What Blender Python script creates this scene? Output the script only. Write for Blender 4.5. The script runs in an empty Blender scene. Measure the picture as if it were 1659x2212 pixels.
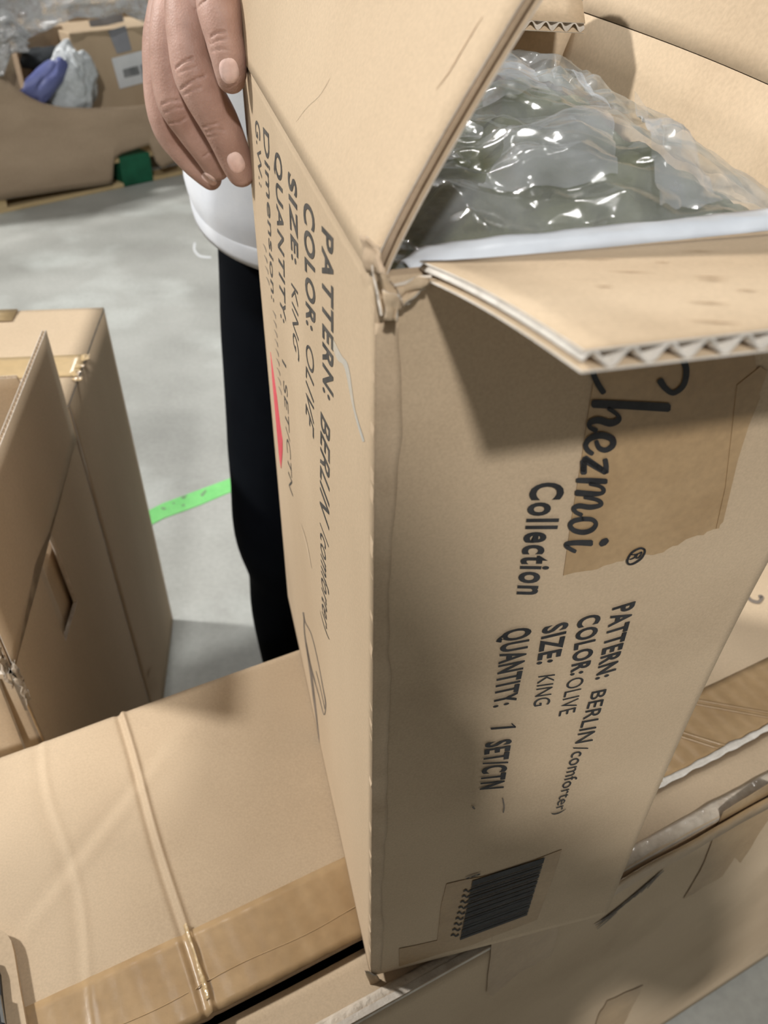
import bpy, bmesh, math, random
import numpy as np
from mathutils import Vector, noise as mnoise
from mathutils.bvhtree import BVHTree
random.seed(7); np.random.seed(7)
scene = bpy.context.scene
col = scene.collection

# ------------------------------------------------------------------ camera
CAMZ = 1.21                       # lens height above the floor
FPX, PITCH, ROLL = 1715.5, .6799, -.017
CX, CY = 829.5, 1106.0
V = lambda *a: np.array(a, float)
_f = V(0, math.cos(PITCH), -math.sin(PITCH)); _r0 = V(1, 0, 0); _d0 = np.cross(_f, _r0)
_r = _r0*math.cos(ROLL) + _d0*math.sin(ROLL)
_d = -_r0*math.sin(ROLL) + _d0*math.cos(ROLL)
CAM = V(0, 0, CAMZ)
cam = bpy.data.cameras.new('camera'); cam_o = bpy.data.objects.new('camera', cam); col.objects.link(cam_o)
cam.sensor_fit = 'VERTICAL'; cam.sensor_height = 24.0; cam.lens = 24.0*FPX/2212
cam.clip_start = .01; cam.clip_end = 60
from mathutils import Matrix
cam_o.matrix_world = Matrix(((_r[0], -_d[0], -_f[0], 0), (_r[1], -_d[1], -_f[1], 0), (_r[2], -_d[2], -_f[2], CAMZ), (0, 0, 0, 1)))
scene.camera = cam_o
cam.dof.use_dof = True; cam.dof.focus_distance = .40; cam.dof.aperture_fstop = 9.0

# ------------------------------------------------------------------ light and exposure
scene.view_settings.view_transform = 'Standard'; scene.view_settings.look = 'None'
scene.view_settings.gamma = 1.0; scene.view_settings.use_curve_mapping = False
scene.view_settings.exposure = -0.04
world = bpy.data.worlds.new('world'); scene.world = world; world.use_nodes = True
world.node_tree.nodes['Background'].inputs[0].default_value = (.90, .95, 1.0, 1)
world.node_tree.nodes['Background'].inputs[1].default_value = 0.0     # indoors: no sky light
LAMPS = [  # x, y, z, radius, watts : the hall's ceiling lamps
    (-5.80, 1.54, 5.2, .30, 700),
    (.22, -4.2, 5.2, .19, 320),
    (.25, 2.4, 5.2, .38, 50),
    (-1.6, 7.4, 5.2, .30, 130),
]

# ------------------------------------------------------------------ pixel helpers (directions only; distance comes from what is touched)
def ray(x, y): return _f + _r*(x-CX)/FPX + _d*(y-CY)/FPX
def onz(x, y, z): r = ray(x, y); return CAM + r*((z-CAMZ)/r[2])
def onpl(x, y, p0, n): r = ray(x, y); return CAM + r*(((p0-CAM)@n)/(r@n))
def topx(P):
    q = np.asarray(P) - CAM; z = q@_f
    return np.stack([CX+FPX*(q@_r)/z, CY+FPX*(q@_d)/z], -1)
def lerp(a, b, t): return a+(b-a)*t

# ------------------------------------------------------------------ materials
def mat(name):
    m = bpy.data.materials.new(name); m.use_nodes = True
    nt = m.node_tree; return m, nt, nt.nodes['Principled BSDF']
def srgb(r, g, b):
    f = lambda c: (c/255/12.92 if c/255 <= .04045 else ((c/255+.055)/1.055)**2.4)
    return (f(r), f(g), f(b), 1)
def nd(nt, t, **k):
    n = nt.nodes.new(t)
    for a, b in k.items(): setattr(n, a, b)
    return n
def noisy(name, c1, c2, scale=8, rough=.8, bump=.15, fine=350, detail=6, spec=.3, stretch=(1, 1, 1), c3=None, s3=2.2, lines=None, metal=0, bdist=.0006, grain=.075, cl=0):
    m, nt, b = mat(name)
    tc = nd(nt, 'ShaderNodeTexCoord'); mp = nd(nt, 'ShaderNodeMapping'); mp.inputs['Scale'].default_value = stretch
    nt.links.new(tc.outputs['Object'], mp.inputs[0])
    n1 = nd(nt, 'ShaderNodeTexNoise'); n1.inputs['Scale'].default_value = scale; n1.inputs['Detail'].default_value = detail
    nt.links.new(mp.outputs[0], n1.inputs[0])
    r = nd(nt, 'ShaderNodeValToRGB'); r.color_ramp.elements[0].position = .32; r.color_ramp.elements[1].position = .7
    r.color_ramp.elements[0].color = c1; r.color_ramp.elements[1].color = c2
    nt.links.new(n1.outputs[0], r.inputs[0]); out = r.outputs[0]
    if c3 is not None:
        n3 = nd(nt, 'ShaderNodeTexNoise'); n3.inputs['Scale'].default_value = s3; n3.inputs['Detail'].default_value = 4
        nt.links.new(tc.outputs['Object'], n3.inputs[0])
        r3 = nd(nt, 'ShaderNodeValToRGB'); r3.color_ramp.elements[0].position = .52; r3.color_ramp.elements[1].position = .72
        nt.links.new(n3.outputs[0], r3.inputs[0])
        mx = nd(nt, 'ShaderNodeMixRGB'); mx.inputs[2].default_value = c3
        nt.links.new(r3.outputs[0], mx.inputs[0]); nt.links.new(out, mx.inputs[1]); out = mx.outputs[0]
    n2 = nd(nt, 'ShaderNodeTexNoise'); n2.inputs['Scale'].default_value = fine; n2.inputs['Detail'].default_value = 3
    nt.links.new(tc.outputs['Object'], n2.inputs[0])
    hgt = n2.outputs[0]
    if grain:
        n5 = nd(nt, 'ShaderNodeTexNoise'); n5.inputs['Scale'].default_value = fine*1.4; n5.inputs['Detail'].default_value = 2
        nt.links.new(tc.outputs['Object'], n5.inputs[0])
        mg = nd(nt, 'ShaderNodeMapRange'); mg.inputs['From Min'].default_value = .3; mg.inputs['From Max'].default_value = .7
        mg.inputs['To Min'].default_value = 1-grain; mg.inputs['To Max'].default_value = 1+grain*.6
        nt.links.new(n5.outputs[0], mg.inputs[0])
        mm = nd(nt, 'ShaderNodeMixRGB', blend_type='MULTIPLY'); mm.inputs[0].default_value = 1
        nt.links.new(out, mm.inputs[1]); nt.links.new(mg.outputs[0], mm.inputs[2]); out = mm.outputs[0]
    if lines:   # faint fluting that telegraphs through the liner: (direction vector, lines per metre, strength)
        dv, per, st = lines
        vm = nd(nt, 'ShaderNodeVectorMath', operation='DOT_PRODUCT'); vm.inputs[1].default_value = dv
        nt.links.new(tc.outputs['Object'], vm.inputs[0])
        m1 = nd(nt, 'ShaderNodeMath', operation='MULTIPLY'); m1.inputs[1].default_value = per*2*math.pi
        nt.links.new(vm.outputs['Value'], m1.inputs[0])
        m2 = nd(nt, 'ShaderNodeMath', operation='SINE'); nt.links.new(m1.outputs[0], m2.inputs[0])
        m3 = nd(nt, 'ShaderNodeMath', operation='MULTIPLY_ADD'); m3.inputs[1].default_value = st
        nt.links.new(m2.outputs[0], m3.inputs[0]); nt.links.new(hgt, m3.inputs[2]); hgt = m3.outputs[0]
        if cl:
            m4 = nd(nt, 'ShaderNodeMath', operation='MULTIPLY_ADD'); m4.inputs[1].default_value = cl; m4.inputs[2].default_value = 1-cl
            nt.links.new(m2.outputs[0], m4.inputs[0])
            ml = nd(nt, 'ShaderNodeMixRGB', blend_type='MULTIPLY'); nt.links.new(n1.outputs[0], ml.inputs[0])
            nt.links.new(out, ml.inputs[1]); nt.links.new(m4.outputs[0], ml.inputs[2]); out = ml.outputs[0]
    bp = nd(nt, 'ShaderNodeBump'); bp.inputs['Strength'].default_value = bump; bp.inputs['Distance'].default_value = bdist
    nt.links.new(hgt, bp.inputs['Height']); nt.links.new(bp.outputs[0], b.inputs['Normal'])
    nt.links.new(out, b.inputs['Base Color'])
    b.inputs['Roughness'].default_value = rough; b.inputs['Specular IOR Level'].default_value = spec; b.inputs['Metallic'].default_value = metal
    return m
def film(name, tint, haze, rough, gl):
    """thin plastic film: mostly clear, a little milky, glossy on its wrinkles"""
    m, nt, b = mat(name); nt.nodes.remove(b)
    out = nt.nodes['Material Output']
    tr = nd(nt, 'ShaderNodeBsdfTransparent'); tr.inputs[0].default_value = (.96, .97, .97, 1)
    df = nd(nt, 'ShaderNodeBsdfDiffuse'); df.inputs[0].default_value = tint
    gs = nd(nt, 'ShaderNodeBsdfGlossy'); gs.inputs['Roughness'].default_value = rough; gs.inputs[0].default_value = (1, 1, 1, 1)
    tc = nd(nt, 'ShaderNodeTexCoord'); n1 = nd(nt, 'ShaderNodeTexNoise'); n1.inputs['Scale'].default_value = 26; n1.inputs['Detail'].default_value = 5
    nt.links.new(tc.outputs['Object'], n1.inputs[0])
    mr = nd(nt, 'ShaderNodeMapRange'); mr.inputs['From Min'].default_value = .35; mr.inputs['From Max'].default_value = .72
    mr.inputs['To Min'].default_value = haze*.35; mr.inputs['To Max'].default_value = haze*1.7
    nt.links.new(n1.outputs[0], mr.inputs[0])
    m1 = nd(nt, 'ShaderNodeMixShader'); nt.links.new(mr.outputs[0], m1.inputs[0]); nt.links.new(tr.outputs[0], m1.inputs[1]); nt.links.new(df.outputs[0], m1.inputs[2])
    lw_ = nd(nt, 'ShaderNodeLayerWeight'); lw_.inputs[0].default_value = .5
    pw = nd(nt, 'ShaderNodeMath', operation='POWER'); pw.inputs[1].default_value = 4.0; nt.links.new(lw_.outputs['Facing'], pw.inputs[0])
    ad = nd(nt, 'ShaderNodeMath', operation='MULTIPLY_ADD'); ad.inputs[1].default_value = gl*.6; ad.inputs[2].default_value = .05
    nt.links.new(pw.outputs[0], ad.inputs[0])
    n4 = nd(nt, 'ShaderNodeTexNoise'); n4.inputs['Scale'].default_value = 34; n4.inputs['Detail'].default_value = 2; nt.links.new(tc.outputs['Object'], n4.inputs[0])
    bp = nd(nt, 'ShaderNodeBump'); bp.inputs['Strength'].default_value = .08; bp.inputs['Distance'].default_value = .002
    nt.links.new(n4.outputs[0], bp.inputs['Height']); nt.links.new(bp.outputs[0], gs.inputs['Normal'])
    m2 = nd(nt, 'ShaderNodeMixShader'); nt.links.new(ad.outputs[0], m2.inputs[0]); nt.links.new(m1.outputs[0], m2.inputs[1]); nt.links.new(gs.outputs[0], m2.inputs[2])
    nt.links.new(m2.outputs[0], out.inputs[0])
    return m

YAW, BYAW = .255, .4779
u = V(math.cos(YAW), math.sin(YAW), 0); w = V(-math.sin(YAW), math.cos(YAW), 0)
bu = V(math.cos(BYAW), math.sin(BYAW), 0); bw = V(-math.sin(BYAW), math.cos(BYAW), 0)
ZV = V(0, 0, 1)
M = {}
M['card'] = noisy('cardboard_outer', (.480, .365, .245, 1), (.575, .450, .312, 1), scale=5, c3=(.435, .330, .220, 1), s3=5, fine=500, bump=.06, stretch=(1, 1, .35))
M['card_front'] = noisy('cardboard_front', (.480, .365, .245, 1), (.575, .450, .312, 1), scale=6, c3=(.435, .330, .220, 1), s3=7, fine=600, bump=0.140, stretch=(.6, .6, 1))
M['card_worn'] = noisy('cardboard_scuffed', (.47, .355, .24, 1), (.58, .45, .315, 1), scale=40, fine=600, bump=.3)
M['card_crush'] = noisy('cardboard_crush_line', (.36, .25, .155, 1), (.42, .30, .19, 1), scale=40)  # darker tone: painted relief shade of the crush lines, also the flap crack
M['card_in'] = noisy('cardboard_inner', (.480, .365, .245, 1), (.575, .450, .312, 1), scale=9, fine=300, bump=0.150, stretch=(1, 1, .3))
M['card_flap'] = noisy('cardboard_flap', (.480, .365, .245, 1), (.575, .450, .312, 1), scale=14, c3=(.435, .330, .220, 1), s3=9, fine=500, bump=0.125, stretch=(.5, 1.6, 1), lines=(tuple(u*1.0+w*.35), 55, .5))
M['card_base'] = noisy('cardboard_base', (.480, .365, .245, 1), (.575, .450, .312, 1), scale=4, c3=(.435, .330, .220, 1), s3=3.2, fine=500, bump=0.075)
M['card_dark'] = noisy('cardboard_brown', (.480, .365, .245, 1), (.575, .450, .312, 1), scale=5, fine=300, bump=.15, stretch=(1, 1, .3))
M['card_shade'] = noisy('cardboard_dark_brown', (.480, .365, .245, 1), (.575, .450, .312, 1), scale=9, fine=300, bump=.15)
M['card_pale'] = noisy('cardboard_pale', (.480, .365, .245, 1), (.575, .450, .312, 1), scale=4, fine=300, bump=.1)
M['card_bin'] = noisy('cardboard_bin', (.34, .255, .175, 1), (.42, .32, .225, 1), scale=3, fine=120, bump=.15, stretch=(1, 1, 3))
M['edge'] = noisy('cut_edge', (0.493, 0.431, 0.361, 1), (0.654, 0.601, 0.531, 1), scale=90, fine=600, bump=.5, rough=.9)
M['edge_white'] = noisy('cut_edge_pale', (.60, .56, .50, 1), (.76, .72, .66, 1), scale=120, fine=700, bump=.6, rough=.9)
M['flute'] = noisy('fluting_paper', (.36, .27, .18, 1), (.46, .35, .25, 1), scale=60, fine=500, bump=.3, rough=.9)
M['tape'] = noisy('brown_tape', (.340, .222, .112, 1), (.430, .295, .160, 1), scale=20, rough=.32, spec=.5, fine=90, bump=.35, bdist=.0012, lines=(tuple(bu*1.0+bw*.1), 62, .5))
M['tape_light'] = noisy('tape_wrinkle', (.340, .222, .112, 1), (.430, .295, .160, 1), scale=30, rough=.3, spec=.5)
M['tape_front'] = noisy('brown_tape_matte', (.340, .222, .112, 1), (.430, .295, .160, 1), scale=24, rough=.45, spec=.4, fine=240, bump=.3)
M['tape_dark'] = noisy('old_dark_tape', (.340, .222, .112, 1), (.430, .295, .160, 1), scale=24, rough=.4, spec=.5, fine=200, bump=.3)
M['tape_grey'] = noisy('grey_tape', (.340, .222, .112, 1), (.430, .295, .160, 1), scale=24, rough=.45, spec=.5, fine=200, bump=.3)
M['tape_pale'] = noisy('clear_tape', (.50, .42, .33, 1), (.68, .60, .50, 1), scale=60, rough=.2, spec=.7, fine=160, bump=.8, bdist=.002)
M['tape_yellow'] = noisy('tan_tape', (.500, .360, .190, 1), (.570, .425, .240, 1), scale=9, rough=.28, spec=.6, fine=60, bump=.3)
M['glint'] = noisy('shiny_tape', (.500, .360, .190, 1), (.570, .425, .240, 1), scale=60, rough=.1, spec=1, fine=140, bump=.8, bdist=.003)
M['ink'] = noisy('black_ink', (.018, .018, .02, 1), (.04, .04, .042, 1), scale=70, rough=.65, spec=.25, fine=500, bump=.2)
M['ink_grey'] = noisy('faded_ink', (.05, .048, .045, 1), (.105, .095, .085, 1), scale=70, rough=.7, spec=.2, fine=500, bump=.2)
M['ink_faint'] = noisy('worn_ink', (.20, .17, .14, 1), (.34, .27, .20, 1), scale=90, rough=.7, spec=.2, fine=500, bump=.1)
M['pencil'] = noisy('pencil_mark', (.14, .12, .10, 1), (.22, .18, .15, 1), scale=90, rough=.7, spec=.2, fine=500, bump=.1)
M['blue_smudge'] = noisy('blue_smudge', (.42, .41, .375, 1), (.53, .45, .345, 1), scale=60, rough=.8, fine=400, bump=.1)
M['crease'] = noisy('crease_highlight', (.500, .385, .262, 1), (.590, .465, .328, 1), scale=60, rough=.8, fine=400, bump=.2)  # slightly paler than the card: dent highlights put into the colour
M['red'] = noisy('red_sticker', (.68, .06, .09, 1), (.80, .10, .13, 1), scale=30, rough=.4, fine=200, bump=.1)
M['comforter'] = noisy('olive_fabric', (.125, .132, .078, 1), (.200, .206, .126, 1), scale=15, rough=.9, fine=70, bump=.8, bdist=.006, spec=.1)
M['film'] = film('bag_film', (.62, .66, .68, 1), .23, .16, .8)
M['film_fold'] = film('bag_film_doubled', (.60, .63, .67, 1), .30, .16, .8)
M['film_wrap'] = film('stretch_wrap', (.62, .63, .65, 1), .55, .16, .8)
M['white_strip'] = noisy('white_plastic', (.70, .76, .84, 1), (.78, .83, .90, 1), scale=12, rough=.35, fine=60, bump=.15, spec=.5)
M['floor'] = noisy('concrete', (.30, .305, .285, 1), (.44, .45, .425, 1), scale=2.6, detail=9, rough=.5, spec=.35, c3=(.54, .57, .545, 1), s3=2.4, fine=60, bump=.08, bdist=.002)
M['green_tape'] = noisy('green_tape', (.17, .57, .17, 1), (.22, .66, .21, 1), scale=20, rough=.5, fine=150, bump=.2)
M['scuff'] = noisy('tape_scuff', (.16, .26, .15, 1), (.24, .38, .22, 1), scale=20, rough=.7)
M['wall'] = noisy('painted_block', (.27, .27, .26, 1), (.31, .31, .30, 1), scale=2, rough=.8, fine=60)
M['wood'] = noisy('pallet_wood', (.42, .31, .16, 1), (.56, .43, .24, 1), scale=6, rough=.8, stretch=(1, 1, 6), fine=90, bump=.4)
M['green_paint'] = noisy('green_paint', (.006, .07, .035, 1), (.012, .12, .06, 1), scale=12, rough=.6, fine=90)
M['shirt'] = noisy('pale_grey_jersey', (.680, .715, .770, 1), (.740, .770, .815, 1), scale=40, rough=.9, fine=1400, bump=.25, spec=.1)
M['trousers'] = noisy('black_cloth', (.0022, .003, .005, 1), (.004, .0055, .008, 1), scale=10, rough=.9, fine=900, bump=.2, spec=.06)
M['skin'] = None
M['white'] = noisy('white_paper', (.66, .69, .72, 1), (.76, .78, .80, 1), scale=12, rough=.6)
M['grey_print'] = noisy('grey_print', (.16, .17, .18, 1), (.30, .31, .32, 1), scale=30, rough=.6)
M['duct'] = noisy('grey_blue_tape', (.24, .25, .28, 1), (.31, .32, .35, 1), scale=9, rough=.4)
M['dark'] = noisy('dark_cloth', (.022, .026, .03, 1), (.045, .05, .055, 1), scale=6, rough=.8)
M['blue_bag'] = noisy('blue_plastic', (.085, .10, .25, 1), (.14, .16, .34, 1), scale=9, rough=.35)
M['white_bag'] = noisy('white_plastic_bag', (.42, .45, .47, 1), (.60, .63, .65, 1), scale=14, rough=.25, spec=.6, fine=40, bump=.5, bdist=.01)
M['metal'] = noisy('chrome', (.5, .5, .5, 1), (.7, .7, .7, 1), scale=10, rough=.2, metal=1)
M['black'] = noisy('black_plastic', (.01, .01, .011, 1), (.018, .018, .02, 1), scale=10, rough=.4)
M['shoe'] = noisy('black_shoe', (.012, .012, .013, 1), (.02, .02, .021, 1), scale=10, rough=.5)
M['hair'] = noisy('black_hair', (.008, .007, .006, 1), (.015, .013, .011, 1), scale=60, rough=.6)

def skin():
    m, nt, b = mat('brown_skin')
    tc = nd(nt, 'ShaderNodeTexCoord')
    n1 = nd(nt, 'ShaderNodeTexNoise'); n1.inputs['Scale'].default_value = 45; n1.inputs['Detail'].default_value = 6
    nt.links.new(tc.outputs['Object'], n1.inputs[0])
    r = nd(nt, 'ShaderNodeValToRGB'); r.color_ramp.elements[0].position = .3; r.color_ramp.elements[1].position = .72
    r.color_ramp.elements[0].color = (.315, .185, .142, 1); r.color_ramp.elements[1].color = (.470, .300, .245, 1)
    nt.links.new(n1.outputs[0], r.inputs[0])
    nt.links.new(r.outputs[0], b.inputs['Base Color'])
    v = nd(nt, 'ShaderNodeTexVoronoi'); v.inputs['Scale'].default_value = 700; nt.links.new(tc.outputs['Object'], v.inputs[0])
    bp = nd(nt, 'ShaderNodeBump'); bp.inputs['Strength'].default_value = .3; bp.inputs['Distance'].default_value = .0005
    nt.links.new(v.outputs[0], bp.inputs['Height']); nt.links.new(bp.outputs[0], b.inputs['Normal'])
    b.inputs['Roughness'].default_value = .58; b.inputs['Specular IOR Level'].default_value = .4
    b.inputs['Subsurface Weight'].default_value = .12; b.inputs['Subsurface Radius'].default_value = (.006, .002, .001); b.inputs['Subsurface Scale'].default_value = .5
    return m
M['skin'] = skin()
M['nail'] = noisy('fingernail', (.70, .46, .40, 1), (.82, .62, .56, 1), scale=60, rough=.1, spec=.6, fine=200, bump=.05)

# ------------------------------------------------------------------ object helpers
def thing(name, label, cat, loc=(0, 0, 0), group=None):
    o = bpy.data.objects.new(name, None); col.objects.link(o); o.location = loc
    o.empty_display_size = .05
    o['label'] = label; o['category'] = cat
    if group: o['group'] = group
    return o
def origin(p):
    if p is None: return V(0, 0, 0)
    q = p
    while q.parent: q = q.parent
    return V(*q.location) if q.type == 'EMPTY' else V(*q.location)
def obj(name, verts, faces, mats, parent=None, smooth=False, mi=None, label=None):
    me = bpy.data.meshes.new(name)
    off = origin(parent)
    vs = np.asarray(verts, float) - off
    me.from_pydata([tuple(x) for x in vs], [], [tuple(int(i) for i in f) for f in faces])
    for m in (mats if isinstance(mats, (list, tuple)) else [mats]): me.materials.append(M[m] if isinstance(m, str) else m)
    if mi is not None: me.polygons.foreach_set('material_index', np.asarray(mi, np.int32))
    if smooth: me.polygons.foreach_set('use_smooth', np.ones(len(me.polygons), bool))
    me.update()
    o = bpy.data.objects.new(name, me); col.objects.link(o)
    if parent: o.parent = parent
    if label: o['label'] = label
    return o
def tag(o, label, cat, group=None, kind=None):
    if kind: o['kind'] = kind
    if label: o['label'] = label
    if cat: o['category'] = cat
    if group: o['group'] = group
    return o
class MB:
    def __init__(s): s.v = []; s.f = []; s.m = []
    def add(s, v, f, mi=0):
        b = len(s.v); s.v += [np.asarray(x, float) for x in v]; s.f += [tuple(i+b for i in q) for q in f]; s.m += [mi]*len(f); return s
    def box(s, o, a, b, c, mi=0):       # corner and three edge vectors
        o, a, b, c = (np.asarray(x, float) for x in (o, a, b, c))
        v = [o, o+a, o+a+b, o+b, o+c, o+a+c, o+a+b+c, o+b+c]
        return s.add(v, [(0, 3, 2, 1), (4, 5, 6, 7), (0, 1, 5, 4), (1, 2, 6, 5), (2, 3, 7, 6), (3, 0, 4, 7)], mi)
    def build(s, name, mats, parent=None, smooth=False, label=None): return obj(name, s.v, s.f, mats, parent, smooth, s.m, label)
def bbox_obj(name, o, a, b, c, mats, parent=None, bev=.002, label=None):
    mb = MB().box(o, a, b, c); ob = mb.build(name, mats, parent, label=label)
    m = ob.modifiers.new('bevel', 'BEVEL'); m.width = bev; m.segments = 2
    return ob
def sheet_data(fn, ns, nt, th, tmask=None, mb=None, mo=0, mi_=0, me_=1):
    """solid sheet: outer face fn(s,t), thickness th to the back, rims in the edge material"""
    mb = mb or MB()
    S = np.linspace(0, 1, ns+1); T = np.linspace(0, 1, nt+1)
    P = np.array([[fn(a, b) for b in T] for a in S])
    du = np.gradient(P, axis=0); dv = np.gradient(P, axis=1); n = np.cross(du, dv); n /= np.linalg.norm(n, axis=2, keepdims=True)
    Q = P - n*th
    id0 = lambda i, j: i*(nt+1)+j
    K = (ns+1)*(nt+1)
    vs = list(P.reshape(-1, 3))+list(Q.reshape(-1, 3)); f = []; m = []
    for i in range(ns):
        for j in range(nt):
            q = (id0(i, j), id0(i+1, j), id0(i+1, j+1), id0(i, j+1))
            f.append(q); m.append(mo); f.append(tuple(K+x for x in q[::-1])); m.append(mi_)
    rim = [(id0(i, 0), id0(i+1, 0)) for i in range(ns)]+[(id0(ns, j), id0(ns, j+1)) for j in range(nt)] + \
          [(id0(i+1, nt), id0(i, nt)) for i in range(ns)]+[(id0(0, j+1), id0(0, j)) for j in range(nt)]
    for a, b in rim: f.append((b, a, K+a, K+b)); m.append(me_)
    base = len(mb.v); mb.v += vs; mb.f += [tuple(x+base for x in q) for q in f]; mb.m += m
    return mb
def sheet(name, fn, ns, nt, th, mats, parent=None, smooth=True, label=None):
    ob = sheet_data(fn, ns, nt, th, mi_=2 if len(mats) > 2 else 0).build(name, mats, parent, False, label)
    if smooth:
        ob.data.polygons.foreach_set('use_smooth', np.array([p.material_index != 1 for p in ob.data.polygons]))
    return ob
def decal(name, P, n, off, mats, parent, label=None, th=.00025):
    """thin flat piece (tape, print) lying on a surface: polygon P lifted by off along n"""
    P = np.array(P); n = np.asarray(n, float); k = len(P)
    a = P+n*(off+th); b = P+n*off
    f = [tuple(range(k)), tuple(range(2*k-1, k-1, -1))]+[((i+1) % k, i, k+i, k+(i+1) % k) for i in range(k)]
    # orient
    nn = sum(np.cross(a[i]-a[0], a[(i+1) % k]-a[0]) for i in range(1, k-1))
    if nn@n < 0: f = [q[::-1] for q in f]
    return obj(name, np.vstack([a, b]), f, mats, parent, label=label)
def rag(pts, n=6, amp=2.5, closed=False, seed=0):
    """subdivide a pixel polyline and roughen it"""
    rr = random.Random(seed); out = []
    L = list(pts)+([pts[0]] if closed else [])
    for a, b in zip(L[:-1], L[1:]):
        for i in range(n):
            t = i/n; k = amp if i else amp*.3
            out.append((lerp(a[0], b[0], t)+rr.uniform(-k, k), lerp(a[1], b[1], t)+rr.uniform(-k, k)))
    if not closed: out.append(pts[-1])
    return out
def stroke_px(pts, wid, smooth=True):
    """pixel polyline -> list of (left,right) pixel points, width may vary"""
    P = np.array(pts, float)
    if smooth and len(P) > 2:
        k = len(P); t = np.linspace(0, k-1, (k-1)*7+1); out = []
        for x in t:
            i = min(int(x), k-2); fr = x-i
            p0, p1, p2, p3 = P[max(i-1, 0)], P[i], P[i+1], P[min(i+2, k-1)]
            out.append(.5*((2*p1)+(-p0+p2)*fr+(2*p0-5*p1+4*p2-p3)*fr**2+(-p0+3*p1-3*p2+p3)*fr**3))
        P = np.array(out)
    d = np.gradient(P, axis=0); d /= np.linalg.norm(d, axis=1, keepdims=True)+1e-9
    n = np.stack([-d[:, 1], d[:, 0]], 1)
    W = np.interp(np.linspace(0, 1, len(P)), np.linspace(0, 1, len(wid)), wid) if hasattr(wid, '__len__') else np.full(len(P), wid)
    e0 = P[0]-d[0]*W[0]*.25; e1 = P[-1]+d[-1]*W[-1]*.25
    Lf = np.vstack([e0+n[0]*W[0]*.3, P+n*W[:, None]/2, e1+n[-1]*W[-1]*.3]); Rt = np.vstack([e0-n[0]*W[0]*.3, P-n*W[:, None]/2, e1-n[-1]*W[-1]*.3])
    return Lf, Rt
def strokes(name, lst, proj, mats, parent, label=None):
    mb = MB()
    for k, (pts, wid) in enumerate(lst):
        Lf, Rt = stroke_px(pts, wid); m = len(Lf)
        v = [proj(*p) for p in Lf]+[proj(*p) for p in Rt]
        mb.add(v, [(i, i+1, m+i+1, m+i) for i in range(m-1)])
    return mb.build(name, mats, parent, label=label)
_txt = {}
def text_mesh(s, bold):
    c = bpy.data.curves.new('t', 'FONT'); c.body = s; c.offset = bold; c.resolution_u = 4; c.size = 1; c.space_character = 1.14 if bold > .012 else 1.04
    o = bpy.data.objects.new('t', c); col.objects.link(o)
    dg = bpy.context.evaluated_depsgraph_get(); me = bpy.data.meshes.new_from_object(o.evaluated_get(dg))
    v = np.array([x.co[:2] for x in me.vertices]); f = [tuple(p.vertices) for p in me.polygons]
    bpy.data.objects.remove(o); bpy.data.curves.remove(c); bpy.data.meshes.remove(me)
    return v, f
def printed(name, s, quad, proj, nrm, mats, parent, bold=.02, shear=0, off=.0004, label=None):
    """print laid in a quad: start-baseline, start-top, end-baseline, end-top given as pixels on the surface"""
    v, f = text_mesh(s, bold)
    x0, x1 = v[:, 0].min(), v[:, 0].max(); cap = .73
    a, b, c, d = [proj(*q) for q in quad]
    S = (v[:, 0]-x0)/(x1-x0); T = v[:, 1]/cap; S = S+shear*T
    P = [(1-s_)*(1-t_)*a+(1-s_)*t_*b+s_*(1-t_)*c+s_*t_*d+nrm*off for s_, t_ in zip(S, T)]
    return obj(name, P, f, mats, parent, label=label)
def corr(name, fn, L, H, ns, nt, th, period, parent, mats, label=None, depth=.02, sides=True):
    """corrugated flap: outer liner fn(s,t), inner liner, sine fluting showing at the free edge (t=1).  mats: outer, edge, inner, flute"""
    lin = .0005
    ob = sheet(name, fn, ns, nt, lin, [mats[0], mats[1], mats[0]], parent, label=label)
    e = 1e-3
    def nrm(s, t):
        s0, s1 = max(s-e, 0), min(s+e, 1); t0, t1 = max(t-e, 0), min(t+e, 1)
        n = np.cross(fn(s1, t)-fn(s0, t), fn(s, t1)-fn(s, t0)); return n/np.linalg.norm(n)
    sheet('inner_liner', lambda s, t: fn(s, t)-nrm(s, t)*(th-lin), ns, nt, lin, [mats[2], mats[1], mats[2]], ob)
    # fluting: sine across s, drawn out along t
    nw = max(4, int(L/period)); K = nw*10
    Tt = np.linspace(0, .998, 7); v = []; f = []
    amp = (th-2*lin)/2
    for i in range(K+1):
        s = i/K
        for t in Tt:
            n = nrm(s, t); v.append(fn(s, t)-n*(th/2+amp*.97*math.sin(2*math.pi*nw*s)))
    q = len(Tt)
    for i in range(K):
        for j in range(q-1): f.append((i*q+j, (i+1)*q+j, (i+1)*q+j+1, i*q+j+1))
    fl = obj('fluting', v, f, mats[3], ob, True)
    so = fl.modifiers.new('solid', 'SOLIDIFY'); so.thickness = .0006; so.offset = 0
    return ob

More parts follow.
